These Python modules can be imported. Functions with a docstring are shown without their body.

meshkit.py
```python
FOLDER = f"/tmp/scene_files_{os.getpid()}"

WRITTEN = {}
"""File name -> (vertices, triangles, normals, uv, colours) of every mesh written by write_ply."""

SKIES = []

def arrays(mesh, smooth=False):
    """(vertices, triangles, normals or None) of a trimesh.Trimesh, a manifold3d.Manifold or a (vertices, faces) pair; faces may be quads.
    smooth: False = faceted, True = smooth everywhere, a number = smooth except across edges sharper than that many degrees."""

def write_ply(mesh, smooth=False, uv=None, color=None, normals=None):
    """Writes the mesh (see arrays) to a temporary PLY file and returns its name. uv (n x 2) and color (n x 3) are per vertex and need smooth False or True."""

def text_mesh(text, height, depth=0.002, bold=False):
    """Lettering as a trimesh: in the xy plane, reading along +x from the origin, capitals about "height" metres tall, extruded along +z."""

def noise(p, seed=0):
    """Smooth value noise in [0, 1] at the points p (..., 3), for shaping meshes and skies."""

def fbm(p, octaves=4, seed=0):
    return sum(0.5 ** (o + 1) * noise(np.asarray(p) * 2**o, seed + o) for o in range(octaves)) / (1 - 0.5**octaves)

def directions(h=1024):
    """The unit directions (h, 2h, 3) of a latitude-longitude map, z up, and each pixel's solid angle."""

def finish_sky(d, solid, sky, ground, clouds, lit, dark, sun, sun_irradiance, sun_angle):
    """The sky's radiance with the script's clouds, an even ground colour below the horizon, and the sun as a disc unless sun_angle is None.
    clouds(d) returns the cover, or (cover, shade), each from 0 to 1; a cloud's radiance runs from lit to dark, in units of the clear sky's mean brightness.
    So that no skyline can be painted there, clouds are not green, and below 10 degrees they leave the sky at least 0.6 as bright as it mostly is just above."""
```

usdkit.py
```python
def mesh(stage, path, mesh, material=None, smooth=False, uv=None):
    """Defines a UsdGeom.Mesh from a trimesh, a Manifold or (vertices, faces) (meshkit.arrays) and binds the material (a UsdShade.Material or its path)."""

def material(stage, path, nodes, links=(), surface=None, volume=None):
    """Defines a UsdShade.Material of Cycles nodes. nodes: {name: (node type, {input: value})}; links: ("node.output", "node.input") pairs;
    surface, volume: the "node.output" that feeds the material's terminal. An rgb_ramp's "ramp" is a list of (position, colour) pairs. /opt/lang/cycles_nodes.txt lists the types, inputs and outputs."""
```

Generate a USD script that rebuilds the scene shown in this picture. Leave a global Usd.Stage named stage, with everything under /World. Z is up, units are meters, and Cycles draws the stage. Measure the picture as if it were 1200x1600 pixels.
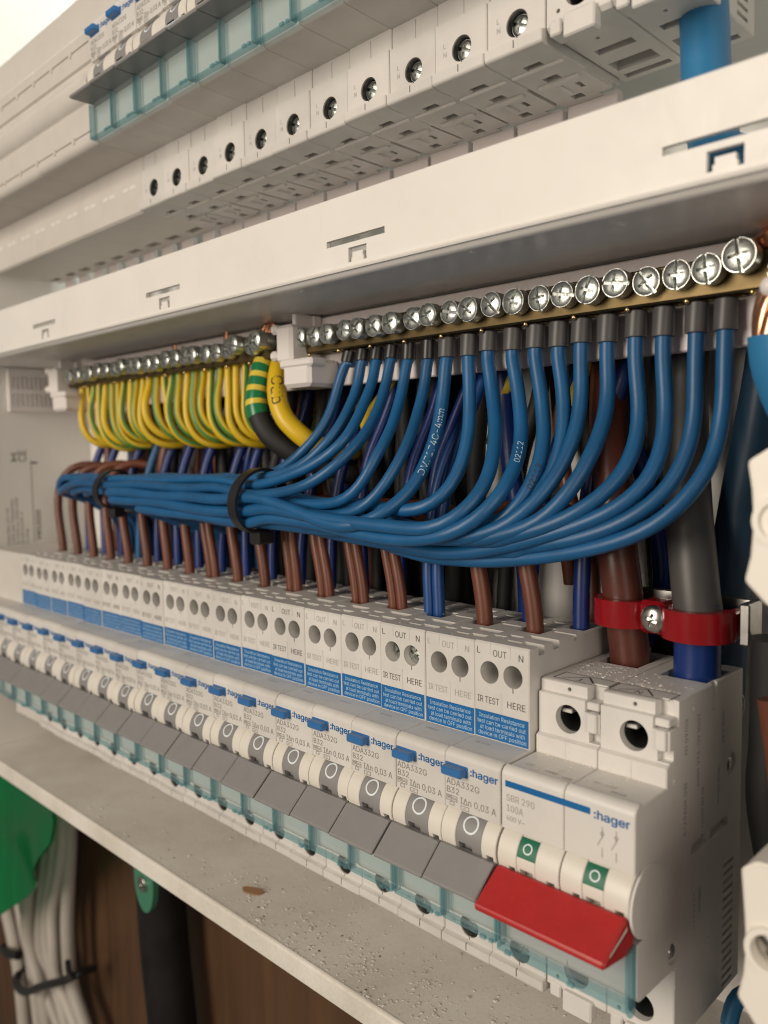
"""A twin-row distribution board photographed close up: RCBOs, main switch, terminal bars and their wiring. Lengths below are in millimetres."""
import math, random
import numpy as np
import trimesh
import manifold3d
import usdkit, meshkit
from shapely.geometry import Polygon
from pxr import Usd, UsdGeom, UsdLux, UsdShade, Gf, Sdf, Vt

random.seed(5)
RNG = np.random.default_rng(5)
MM = 0.001
stage = Usd.Stage.CreateInMemory()
UsdGeom.SetStageUpAxis(stage, 'Z')
UsdGeom.SetStageMetersPerUnit(stage, 1.0)
UsdGeom.Xform.Define(stage, '/World')

# ------------------------------------------------------------------ camera
CAM_POS = np.array([115.93, -169.68, 76.54])
CAM_ROT = np.array([[0.7151158, 0.6988311, -0.01563642], [0.04138193, -0.06465533, -0.99704926], [-0.69778, 0.71235861, -0.07515503]])
cam = UsdGeom.Camera.Define(stage, '/World/camera')
_r, _d, _f = CAM_ROT
_m = np.eye(4)
_m[0, :3], _m[1, :3], _m[2, :3], _m[3, :3] = _r, -_d, -_f, CAM_POS * MM
cam.AddTransformOp().Set(Gf.Matrix4d(_m.tolist()))
cam.CreateHorizontalApertureAttr(36.0)
cam.CreateVerticalApertureAttr(48.0)
cam.CreateFocalLengthAttr(36.0 * 1280.1 / 1200)
cam.CreateFStopAttr(17.0)
cam.CreateFocusDistanceAttr(0.235)
cam.CreateClippingRangeAttr(Gf.Vec2f(0.005, 50))
cam.CreateExposureAttr(-0.27)


# ------------------------------------------------------------------ light: a warm room lamp in front and above, a cool lamp high up, and the room's own dim glow
def rect_lamp(name, pos, target, w, h, power, color):
    l = UsdLux.RectLight.Define(stage, '/World/' + name)
    p, t = np.array(pos, float), np.array(target, float)
    z = (p - t) / np.linalg.norm(p - t)
    x = np.cross([0, 0, 1.0], z); x /= np.linalg.norm(x)
    y = np.cross(z, x)
    m = np.eye(4); m[0, :3], m[1, :3], m[2, :3], m[3, :3] = x, y, z, p
    l.AddTransformOp().Set(Gf.Matrix4d(m.tolist()))
    l.CreateWidthAttr(w); l.CreateHeightAttr(h)
    l.CreateIntensityAttr(power); l.CreateColorAttr(Gf.Vec3f(*color))
    l.CreateNormalizeAttr(True)
    return l


rect_lamp('room_lamp', (-0.24, -1.05, 0.32), (-0.08, 0, 0.05), 0.42, 0.70, 4.0, (1.0, 0.885, 0.75))
rect_lamp('cool_lamp', (-0.08, 0.045, 0.62), (-0.36, 0.03, 0.30), 0.10, 0.10, 0.95, (0.86, 1.0, 0.95))
rect_lamp('side_lamp', (0.80, -0.46, 0.22), (0.03, 0, 0.03), 0.5, 0.5, 1.1, (1.0, 0.88, 0.74))
dome_mat = usdkit.material(stage, '/World/Looks/room_glow', {'bg': ('background_shader', {'color': (1.0, 0.89, 0.77), 'strength': 0.155})}, surface='bg.background')
dome = UsdLux.DomeLight.Define(stage, '/World/room')
UsdShade.MaterialBindingAPI.Apply(dome.GetPrim()).Bind(dome_mat)


# ------------------------------------------------------------------ materials
def principled(name, color, rough=0.5, metallic=0.0, noise=0.0, nscale=300.0, bump=0.0, bscale=1500.0, vary=0.0, rvary=0.0, **extra):
    nodes = {'p': ('principled_bsdf', {'base_color': color, 'roughness': rough, 'metallic': metallic, **extra})}
    links = []
    if noise or vary:
        nodes['g'] = ('geometry', {})
        nodes['n'] = ('noise_texture', {'scale': nscale, 'detail': 4.0, 'roughness': 0.6})
        c = np.array(color)
        nodes['r'] = ('rgb_ramp', {'ramp': [(0.25, tuple(c * (1 - noise))), (0.55, tuple(c)), (0.8, tuple(np.minimum(c * (1 + noise * .6), 1)))]})
        links += [('g.position', 'n.vector'), ('n.fac', 'r.fac')]
        if vary:
            nodes['o'] = ('object_info', {})
            nodes['mr'] = ('map_range', {'from_min': 0.0, 'from_max': 1.0, 'to_min': 1 - vary, 'to_max': 1 + vary})
            nodes['h'] = ('hsv', {'hue': 0.5, 'saturation': 1.0, 'fac': 1.0})
            links += [('o.random', 'mr.value'), ('mr.result', 'h.value'), ('r.color', 'h.color'), ('h.color', 'p.base_color')]
        else:
            links += [('r.color', 'p.base_color')]
    if rvary:
        nodes['g'] = ('geometry', {})
        nodes['rn'] = ('noise_texture', {'scale': 38.0, 'detail': 6.0, 'roughness': 0.7, 'distortion': 1.2})
        nodes['rm'] = ('map_range', {'from_min': 0.3, 'from_max': 0.7, 'to_min': rough - rvary, 'to_max': rough + rvary})
        links += [('g.position', 'rn.vector'), ('rn.fac', 'rm.value'), ('rm.result', 'p.roughness')]
    if bump:
        nodes['g'] = ('geometry', {})
        nodes['bn'] = ('noise_texture', {'scale': bscale, 'detail': 3.0})
        nodes['b'] = ('bump', {'strength': bump, 'distance': 0.0002})
        links += [('g.position', 'bn.vector'), ('bn.fac', 'b.height'), ('b.normal', 'p.normal')]
    return usdkit.material(stage, '/World/Looks/' + name, nodes, links, surface='p.BSDF')


M = {}
M['device'] = principled('device_plastic', (0.63, 0.61, 0.58), 0.44, rvary=0.12, noise=0.10, nscale=70, bump=0.10, bscale=5000, vary=0.05)
M['switch'] = principled('switch_plastic', (0.67, 0.65, 0.62), 0.42, rvary=0.12, noise=0.08, nscale=70, bump=0.10, bscale=5000)
M['blank'] = principled('blank_plastic', (0.60, 0.57, 0.53), 0.45, noise=0.05, nscale=90)
M['drum'] = principled('drum_plastic', (0.70, 0.67, 0.61), 0.38)
M['paint'] = principled('enclosure_paint', (0.78, 0.76, 0.725), 0.40, rvary=0.14, noise=0.04, nscale=25, bump=0.05, bscale=2500)
M['pinkish'] = principled('support_plastic', (0.72, 0.655, 0.645), 0.4, noise=0.04, nscale=60)
M['holder'] = principled('holder_plastic', (0.74, 0.70, 0.68), 0.38)
M['post'] = principled('post_plastic', (0.80, 0.76, 0.69), 0.4)
M['dark_ink'] = principled('dark_ink', (0.10, 0.095, 0.085), 0.6)
M['mid_ink'] = principled('mid_ink', (0.23, 0.22, 0.20), 0.6)
M['faint_ink'] = principled('faint_ink', (0.38, 0.365, 0.335), 0.6)
M['black_ink'] = principled('black_ink', (0.03, 0.03, 0.03), 0.6)
M['blue_print'] = principled('blue_print', (0.003, 0.12, 0.35), 0.42, noise=0.08, nscale=120)
M['white_ink'] = principled('white_ink', (0.72, 0.78, 0.82), 0.5)
M['label_ink'] = principled('label_ink', (0.40, 0.56, 0.70), 0.5)
M['pale_ink'] = principled('pale_wire_ink', (0.45, 0.58, 0.66), 0.5)
M['button'] = principled('button_plastic', (0.035, 0.15, 0.38), 0.35)
M['toggle'] = principled('toggle_plastic', (0.245, 0.24, 0.238), 0.42, noise=0.05, nscale=200, bump=0.08, bscale=6000)
M['red'] = principled('red_plastic', (0.43, 0.024, 0.024), 0.38, rvary=0.12, noise=0.10, nscale=200, bump=0.06, bscale=3000)
M['red_gloss'] = principled('red_coated_metal', (0.25, 0.006, 0.010), 0.18, noise=0.08, nscale=120, bump=0.15, bscale=500)
M['green_mark'] = principled('green_mark', (0.01, 0.14, 0.075), 0.45)
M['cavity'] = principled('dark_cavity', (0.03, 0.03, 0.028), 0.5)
M['zinc'] = principled('zinc_metal', (0.66, 0.69, 0.66), 0.34, 1.0, noise=0.25, nscale=500, bump=0.9, bscale=420)
M['steel'] = principled('steel_metal', (0.62, 0.60, 0.57), 0.25, 1.0, noise=0.15, nscale=400)
M['brass'] = principled('brass_metal', (0.17, 0.125, 0.06), 0.45, 1.0, noise=0.25, nscale=200)
M['brass_bright'] = principled('brass_bright', (0.75, 0.56, 0.26), 0.25, 1.0)
M['copper'] = principled('copper_metal', (0.85, 0.42, 0.25), 0.25, 1.0, noise=0.15, nscale=600)
M['blue_wire'] = principled('blue_wire', (0.008, 0.095, 0.245), 0.42, noise=0.18, nscale=90, bump=0.10, bscale=1500, vary=0.10)
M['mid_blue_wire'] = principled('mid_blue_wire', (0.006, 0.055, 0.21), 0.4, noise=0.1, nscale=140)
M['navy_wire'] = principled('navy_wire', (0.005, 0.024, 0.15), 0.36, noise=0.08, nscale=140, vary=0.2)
M['brown_wire'] = principled('brown_wire', (0.135, 0.042, 0.022), 0.40, noise=0.14, nscale=160, bump=0.12, bscale=1500, vary=0.12)
M['brown_cable'] = principled('brown_cable', (0.095, 0.027, 0.018), 0.34, noise=0.10, nscale=160, bump=0.12, bscale=900)
M['grey_cable'] = principled('grey_cable', (0.066, 0.062, 0.060), 0.45, noise=0.12, nscale=120, bump=0.12, bscale=900)
M['blue_cable'] = principled('blue_cable', (0.03, 0.20, 0.42), 0.42, noise=0.06, nscale=100)
M['dark_cable'] = principled('dark_cable', (0.012, 0.012, 0.012), 0.65, noise=0.2, nscale=120)
M['armour'] = principled('armour_pvc', (0.013, 0.012, 0.012), 0.6, noise=0.5, nscale=45, bump=0.5, bscale=160, specular_ior_level=0.18)
M['slate_cable'] = principled('slate_cable', (0.02, 0.06, 0.11), 0.42)
M['black_sleeve'] = principled('black_sleeve', (0.016, 0.016, 0.017), 0.35)
M['grey_sleeve'] = principled('grey_sleeve', (0.075, 0.072, 0.074), 0.42, noise=0.1, nscale=150)
M['tie'] = principled('tie_nylon', (0.014, 0.014, 0.015), 0.35)
M['yellow'] = principled('yellow_pvc', (0.66, 0.44, 0.014), 0.38)
M['green_tape'] = principled('green_tape', (0.008, 0.17, 0.06), 0.28)
M['yellow_tape'] = principled('yellow_tape', (0.66, 0.52, 0.06), 0.28)
M['green_disc'] = principled('green_disc', (0.05, 0.20, 0.12), 0.4)
M['white_cable'] = principled('white_cable', (0.50, 0.46, 0.41), 0.5, noise=0.08, nscale=60, vary=0.16)
M['chip'] = principled('chip_wood', (0.30, 0.17, 0.09), 0.7)
M['dust'] = principled('dust_grains', (0.66, 0.62, 0.56), 0.7, vary=0.3)
M['dust_dark'] = principled('dark_grains', (0.13, 0.10, 0.075), 0.8)
M['blue_sleeve'] = principled('blue_sleeve', (0.006, 0.028, 0.15), 0.3)
# yellow insulation with a green stripe along it (u runs round the wire)
M['earth_wire'] = usdkit.material(stage, '/World/Looks/earth_wire', {
    'u': ('texture_coordinate', {}), 's': ('separate_xyz', {}),
    'r': ('rgb_ramp', {'ramp': [(0.0, (0.68, 0.46, 0.016)), (0.53, (0.68, 0.46, 0.016)), (0.555, (0.10, 0.25, 0.045)), (0.715, (0.10, 0.25, 0.045)), (0.74, (0.68, 0.46, 0.016))]}),
    'p': ('principled_bsdf', {'roughness': 0.36})},
    [('u.UV', 's.vector'), ('s.x', 'r.fac'), ('r.color', 'p.base_color')], surface='p.BSDF')


def clear_plastic(name, tint, gloss, fac):
    return usdkit.material(stage, '/World/Looks/' + name, {
        't': ('transparent_bsdf', {'color': tint}), 'd': ('principled_bsdf', {'base_color': gloss, 'roughness': 0.15, 'specular_ior_level': 0.8}),
        'm': ('mix_closure', {'fac': fac})}, [('t.BSDF', 'm.closure1'), ('d.BSDF', 'm.closure2')], surface='m.closure')


M['teal_clear'] = clear_plastic('teal_clear_plastic', (0.94, 0.975, 0.975), (0.46, 0.53, 0.54), 0.13)
M['grey_clear'] = clear_plastic('grey_clear_plastic', (0.94, 0.96, 0.965), (0.42, 0.45, 0.46), 0.15)
M['teal_edge'] = clear_plastic('teal_edge_plastic', (0.70, 0.86, 0.885), (0.26, 0.42, 0.46), 0.26)
M['green_clear'] = clear_plastic('green_clear_plastic', (0.10, 0.62, 0.30), (0.008, 0.20, 0.07), 0.55)
# tray: white paint under a film of building dust
M['tray'] = usdkit.material(stage, '/World/Looks/dusty_tray', {
    'g': ('geometry', {}), 'n': ('noise_texture', {'scale': 22.0, 'detail': 7.0, 'roughness': 0.65}), 'n2': ('noise_texture', {'scale': 900.0, 'detail': 3.0, 'roughness': 0.7}),
    'r': ('rgb_ramp', {'ramp': [(0.26, (0.55, 0.515, 0.455)), (0.46, (0.68, 0.645, 0.585)), (0.64, (0.76, 0.735, 0.685))]}),
    'r2': ('rgb_ramp', {'ramp': [(0.25, (0.90, 0.88, 0.86)), (0.42, (0.98, 0.98, 0.98)), (0.72, (1.06, 1.06, 1.06))]}),
    'mx': ('mix_color', {'blend_type': 'multiply', 'fac': 1.0}),
    'b': ('bump', {'strength': 0.08, 'distance': 0.0002}), 'p': ('principled_bsdf', {'roughness': 0.5})},
    [('g.position', 'n.vector'), ('g.position', 'n2.vector'), ('n.fac', 'r.fac'), ('n2.fac', 'r2.fac'), ('r.color', 'mx.a'), ('r2.color', 'mx.b'), ('mx.result', 'p.base_color'), ('n2.fac', 'b.height'), ('b.normal', 'p.normal')], surface='p.BSDF')
M['wood'] = usdkit.material(stage, '/World/Looks/plywood', {
    'g': ('geometry', {}), 'mp': ('mapping', {'scale': (60.0, 60.0, 6.0)}), 'n': ('noise_texture', {'scale': 1.0, 'detail': 6.0, 'roughness': 0.6, 'distortion': 0.8}),
    'r': ('rgb_ramp', {'ramp': [(0.3, (0.062, 0.029, 0.012)), (0.55, (0.090, 0.043, 0.018)), (0.75, (0.12, 0.060, 0.027))]}),
    'b': ('bump', {'strength': 0.2, 'distance': 0.0004}), 'p': ('principled_bsdf', {'roughness': 0.6})},
    [('g.position', 'mp.vector'), ('mp.vector', 'n.vector'), ('n.fac', 'r.fac'), ('r.color', 'p.base_color'), ('n.fac', 'b.height'), ('b.normal', 'p.normal')], surface='p.BSDF')

# ------------------------------------------------------------------ helpers: scene tree
USED = {}


def free_path(parent, name):
    base = f'{parent}/{name}'
    k = USED.get(base, -1) + 1
    USED[base] = k
    return base if k == 0 else f'{base}_{k:03d}'


def say(prim, label=None, cat=None, group=None, kind=None):
    for key, v in (('label', label), ('category', cat), ('group', group), ('kind', kind)):
        if v:
            prim.SetCustomDataByKey(key, v)


def thing(name, label, cat, loc=(0, 0, 0), group=None, kind=None):
    x = UsdGeom.Xform.Define(stage, free_path('/World', name))
    x.AddTranslateOp().Set(Gf.Vec3d(*(float(v) * MM for v in loc)))
    say(x.GetPrim(), label, cat, group, kind)
    return x.GetPrim()


def proto(name):
    return stage.CreateClassPrim(free_path('/World', name))


def part(parent, name, mesh, mat, smooth=30, uv=None, label=None):
    """A mesh part (millimetres, in its thing's frame) under parent."""
    if isinstance(mesh, list):
        mesh = join(mesh)
    v, f, n = meshkit.arrays(mesh, smooth)
    path = free_path(str(parent.GetPath()) if not isinstance(parent, str) else parent, name)
    if uv is not None:
        m = usdkit.mesh(stage, path, (np.asarray(mesh[0]) * MM, mesh[1]), M[mat], smooth=True, uv=uv)
    else:
        m = UsdGeom.Mesh.Define(stage, path)
        m.CreatePointsAttr(Vt.Vec3fArray.FromNumpy((v * MM).astype(np.float32)))
        m.CreateFaceVertexCountsAttr(Vt.IntArray.FromNumpy(np.full(len(f), 3, np.int32)))
        m.CreateFaceVertexIndicesAttr(Vt.IntArray.FromNumpy(f.astype(np.int32).ravel()))
        m.CreateSubdivisionSchemeAttr('none')
        if n is not None:
            m.CreateNormalsAttr(Vt.Vec3fArray.FromNumpy(n.astype(np.float32))); m.SetNormalsInterpolation('vertex')
        UsdShade.MaterialBindingAPI.Apply(m.GetPrim()).Bind(M[mat])
    if label:
        say(m.GetPrim(), label)
    return m.GetPrim()


def solo(name, mesh, mat, label, cat, group=None, kind=None, smooth=30, uv=None):
    """A thing that is one mesh."""
    p = part('/World', name, mesh, mat, smooth, uv)
    say(p, label, cat, group, kind)
    return p


def copy_of(cls, name, label, cat, loc, group=None):
    x = UsdGeom.Xform.Define(stage, free_path('/World', name))
    x.GetPrim().GetReferences().AddInternalReference(cls.GetPath())
    x.GetPrim().SetInstanceable(True)
    x.AddTranslateOp().Set(Gf.Vec3d(*(float(v) * MM for v in loc)))
    say(x.GetPrim(), label, cat, group)
    return x.GetPrim()


ORD = 'first second third fourth fifth sixth seventh eighth ninth tenth eleventh twelfth thirteenth fourteenth fifteenth sixteenth seventeenth eighteenth nineteenth twentieth twenty-first twenty-second twenty-third'.split()
TENS = 'twenty thirty forty fifty sixty seventy eighty ninety'.split()
for _q in range(24, 100):
    ORD.append(f'{TENS[_q // 10 - 2]}-{ORD[_q % 10 - 1]}' if _q % 10 else TENS[_q // 10 - 2][:-1] + 'ieth')


# ------------------------------------------------------------------ helpers: shapes
def join(ms):
    out_v, out_f, n = [], [], 0
    for m in ms:
        v, f, _ = meshkit.arrays(m, False)
        out_v.append(v); out_f.append(f + n); n += len(v)
    return trimesh.Trimesh(np.vstack(out_v), np.vstack(out_f), process=False)


def solid(m):
    v, f, _ = meshkit.arrays(m, False)
    t = trimesh.Trimesh(v, f, process=True)
    if t.volume < 0:
        t.invert()
    return manifold3d.Manifold(manifold3d.Mesh(np.asarray(t.vertices, np.float32), np.asarray(t.faces, np.uint32)))


def tri(m):
    r = m.to_mesh()
    return trimesh.Trimesh(np.array(r.vert_properties[:, :3], float), np.array(r.tri_verts), process=False)


def box(x0, x1, y0, y1, z0, z1, b=0.0):
    """A box, its edges chamfered by b."""
    if b:
        m = manifold3d.Manifold.hull_points(np.array([(x, y, z) for sx, sy, sz in ((0, b, b), (b, 0, b), (b, b, 0)) for x in (x0 + sx, x1 - sx) for y in (y0 + sy, y1 - sy) for z in (z0 + sz, z1 - sz)]))
        return tri(m)
    return trimesh.creation.box(bounds=[[x0, y0, z0], [x1, y1, z1]])


def offset_poly(p, d):
    p = np.asarray(p, float)
    a, c = np.roll(p, 1, 0), np.roll(p, -1, 0)
    e1, e2 = p - a, c - p
    e1 /= np.linalg.norm(e1, axis=1)[:, None]; e2 /= np.linalg.norm(e2, axis=1)[:, None]
    n1, n2 = np.stack([-e1[:, 1], e1[:, 0]], 1), np.stack([-e2[:, 1], e2[:, 0]], 1)
    n = n1 + n2
    return p + d * n / np.maximum((n * n1).sum(1), 0.35)[:, None]


def prism(profile, x0, x1, b=0.0):
    """A profile in the y-z plane swept along x, its two end faces chamfered by b. Corner order may be either way round."""
    p = np.asarray(profile, float)
    if Polygon(p).exterior.is_ccw is False:
        p = p[::-1]
    inner = offset_poly(p, b) if b else p
    rings = [(x0, inner), (x0 + b, p), (x1 - b, p), (x1, inner)] if b else [(x0, p), (x1, p)]
    n = len(p)
    v = np.vstack([np.column_stack([np.full(n, x), r]) for x, r in rings])
    f = []
    for k in range(len(rings) - 1):
        for i in range(n):
            j = (i + 1) % n
            a, bb, c, d = k * n + i, k * n + j, (k + 1) * n + j, (k + 1) * n + i
            f += [(a, bb, c), (a, c, d)]
    cap_v, cap_f = trimesh.creation.triangulate_polygon(Polygon(inner), engine='earcut')
    idx = [int(np.argmin(((inner - q) ** 2).sum(1))) for q in cap_v]
    last = (len(rings) - 1) * n
    area = lambda t: (inner[t[1]][0] - inner[t[0]][0]) * (inner[t[2]][1] - inner[t[0]][1]) - (inner[t[1]][1] - inner[t[0]][1]) * (inner[t[2]][0] - inner[t[0]][0])
    for t in cap_f:
        t = [idx[q] for q in t]
        if area(t) < 0:
            t = t[::-1]
        f += [(t[2], t[1], t[0]), (t[0] + last, t[1] + last, t[2] + last)]
    m = trimesh.Trimesh(v, np.array(f), process=False)
    if m.volume < 0:
        m.invert()
    return m


def arc(cy, cz, r, a0, a1, n):
    return [(cy + r * math.cos(math.radians(a)), cz + r * math.sin(math.radians(a))) for a in np.linspace(a0, a1, n)]


def rod(p, q, r, n=20, r2=None):
    """A cylinder or cone from p to q."""
    p, q = np.array(p, float), np.array(q, float)
    return tube([p, q], [r, r if r2 is None else r2], n)


def smooth_path(pts, step=2.0):
    p = np.array(pts, float)
    if len(p) < 3:
        return p
    q = np.vstack([2 * p[0] - p[1], p, 2 * p[-1] - p[-2]])
    out = []
    for i in range(1, len(q) - 2):
        a, b, c, d = q[i - 1:i + 3]
        m = max(2, int(np.linalg.norm(c - b) / step))
        t = np.linspace(0, 1, m, endpoint=False)[:, None]
        out.append(0.5 * ((2 * b) + (c - a) * t + (2 * a - 5 * b + 4 * c - d) * t ** 2 + (3 * b - a - 3 * c + d) * t ** 3))
    out = np.vstack(out + [p[-1:]])
    for _ in range(2):
        out[1:-1] = 0.25 * out[:-2] + 0.5 * out[1:-1] + 0.25 * out[2:]
    return out


def frames(path):
    t = np.gradient(path, axis=0)
    t /= np.linalg.norm(t, axis=1)[:, None]
    up = np.array([0, -1.0, 0]) if abs(t[0][1]) < 0.8 else np.array([1.0, 0, 0])
    n = np.zeros_like(t)
    n[0] = up - t[0] * (up @ t[0]); n[0] /= np.linalg.norm(n[0])
    for i in range(1, len(t)):
        v = n[i - 1] - t[i] * (n[i - 1] @ t[i])
        n[i] = v / np.linalg.norm(v)
    return t, n, np.cross(t, n)


def tube(path, r, n=12, caps=True, uv=False, twist=0.0):
    """A round tube along a path; with uv, returns (mesh arrays, uv), u running round it from 0 to 1."""
    path = np.array(path, float)
    r = np.full(len(path), r) if np.ndim(r) == 0 else np.array(r, float)
    t, a, b = frames(path)
    k = n + 1 if uv else n
    ang = np.linspace(0, 2 * math.pi, k, endpoint=uv) + twist
    ring = a[:, None] * np.cos(ang)[None, :, None] + b[:, None] * np.sin(ang)[None, :, None]
    v = (path[:, None] + ring * r[:, None, None]).reshape(-1, 3)
    f = []
    i = np.arange(len(path) - 1)[:, None] * k
    j = np.arange(k - 1 if uv else k)[None, :]
    jn = (j + 1) % k
    A, B, Cc, D = i + j, i + jn, i + k + jn, i + k + j
    f = np.vstack([np.stack([A, B, Cc], -1).reshape(-1, 3), np.stack([A, Cc, D], -1).reshape(-1, 3)])
    if uv:
        u = np.tile(np.linspace(0, 1, k), len(path))
        w = np.repeat(np.linspace(0, 1, len(path)), k)
        return (v, f), np.stack([u, w], 1)
    if caps:
        m = len(v)
        v = np.vstack([v, path[:1], path[-1:]])
        e = (len(path) - 1) * k
        f = np.vstack([f, [(m, (q + 1) % k, q) for q in range(k)], [(m + 1, e + q, e + (q + 1) % k) for q in range(k)]])
    return trimesh.Trimesh(v, f, process=False)


TEXTS = {}


def text(s, h, width=None, bold=False):
    """Flat lettering in the x-y plane from the origin, capitals h high; width squeezes or stretches it."""
    key = (s, bold)
    if key not in TEXTS:
        m = meshkit.text_mesh(s, 1.0, 0.1, bold)
        up = m.face_normals[:, 2] > 0.5
        f = m.faces[up]
        used = np.unique(f)
        back = np.zeros(len(m.vertices), int); back[used] = np.arange(len(used))
        TEXTS[key] = (np.array(m.vertices[used][:, :2]), back[f])
    v, f = TEXTS[key]
    v = v * h
    if width:
        v = v * [width / np.ptp(v[:, 0]), 1]
    return v, f


def on_front(vf, x, y, z):
    v, f = vf
    return trimesh.Trimesh(np.stack([x + v[:, 0], np.full(len(v), y), z + v[:, 1]], 1), f, process=False)


def on_top(vf, x, y, z):
    v, f = vf
    return trimesh.Trimesh(np.stack([x + v[:, 0], y + v[:, 1], np.full(len(v), z)], 1), f, process=False)


def on_side_up(vf, x, y, z):
    """On a face that looks along +x, read upwards."""
    v, f = vf
    return trimesh.Trimesh(np.stack([np.full(len(v), x), y - v[:, 1], z + v[:, 0]], 1), f, process=False)


def on_side_down(vf, x, y, z):
    v, f = vf
    return trimesh.Trimesh(np.stack([np.full(len(v), x), y + v[:, 1], z - v[:, 0]], 1), f, process=False)


def rect_sheet(x0, x1, z0, z1):
    return np.array([(x0, z0), (x1, z0), (x1, z1), (x0, z1)], float), np.array([(0, 1, 2), (0, 2, 3)])


def line_sheet(p, q, w):
    p, q = np.array(p, float), np.array(q, float)
    d = (q - p) / np.linalg.norm(q - p); n = np.array([-d[1], d[0]]) * w / 2
    return np.array([p - n, q - n, q + n, p + n]), np.array([(0, 1, 2), (0, 2, 3)])


def ring_sheet(cx, cz, r0, r1, n=28, sx=1.0):
    a = np.linspace(0, 2 * math.pi, n, endpoint=False)
    v = np.vstack([np.stack([cx + sx * r0 * np.cos(a), cz + r0 * np.sin(a)], 1), np.stack([cx + sx * r1 * np.cos(a), cz + r1 * np.sin(a)], 1)])
    i = np.arange(n); j = (i + 1) % n
    return v, np.vstack([np.stack([i, j + n, j], 1)[:, [0, 2, 1]][:, [0, 2, 1]], np.stack([i, i + n, j + n], 1)])


def both(vf):
    """Makes every triangle of a flat sheet face +z of its plane."""
    v, f = vf
    a = v[f[:, 1]] - v[f[:, 0]]; b = v[f[:, 2]] - v[f[:, 0]]
    flip = a[:, 0] * b[:, 1] - a[:, 1] * b[:, 0] < 0
    f = f.copy(); f[flip] = f[flip][:, ::-1]
    return v, f


def text_along(s, h, path, r, start, towards, flip=False):
    """Lettering printed on a tube: runs along the path from arc length start, on the side that looks towards the point."""
    v, f = text(s, h)
    path = np.array(path, float)
    seg = np.linalg.norm(np.diff(path, axis=0), axis=1); L = np.concatenate([[0], np.cumsum(seg)])
    t, _, _ = frames(path)
    out = []
    for x, y in v:
        l = start + x
        c = np.array([np.interp(l, L, path[:, k]) for k in range(3)])
        d = np.array([np.interp(l, L, t[:, k]) for k in range(3)]); d /= np.linalg.norm(d)
        n = np.array(towards) - c; n -= d * (n @ d); n /= np.linalg.norm(n)
        s_ = np.cross(n, d)
        a = (y - h / 2) / r
        out.append(c + (r + 0.04) * (n * math.cos(a) + s_ * math.sin(a)))
    return trimesh.Trimesh(np.array(out), f, process=False)


def screw_head(r, h, style=0, turn=0.0, pitch=True):
    """A combination-slot terminal screw with its axis along y; its face looks to -y at y=0."""
    body = manifold3d.Manifold.cylinder(h, r * 0.94, r, 28).rotate((-90, 0, 0)) if False else solid(trimesh.creation.cylinder(radius=r, height=h, sections=28))
    body = body.rotate((90, 0, 0)).translate((0, h / 2, 0))
    dome_ = solid(trimesh.creation.icosphere(3, 1.0)).scale((r * .985, .95, r * .985)).translate((0, .25, 0))
    body = body + dome_
    cuts = manifold3d.Manifold()
    for a in (0, 90):
        w = 0.95 if a == 0 else 0.8
        l = r * 2.4 if a == 0 else r * 1.25
        cuts = cuts + manifold3d.Manifold.cube((l, 2.0, w), True).translate((0, -0.05, 0)).rotate((0, a, 0))
    cone = manifold3d.Manifold.cylinder(1.4, r * 0.42, r * 0.12, 16).rotate((-90, 0, 0)).translate((0, -0.5, 0))
    body = (body - cuts) - cone
    return tri(body.rotate((0, turn, 0)))

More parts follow.
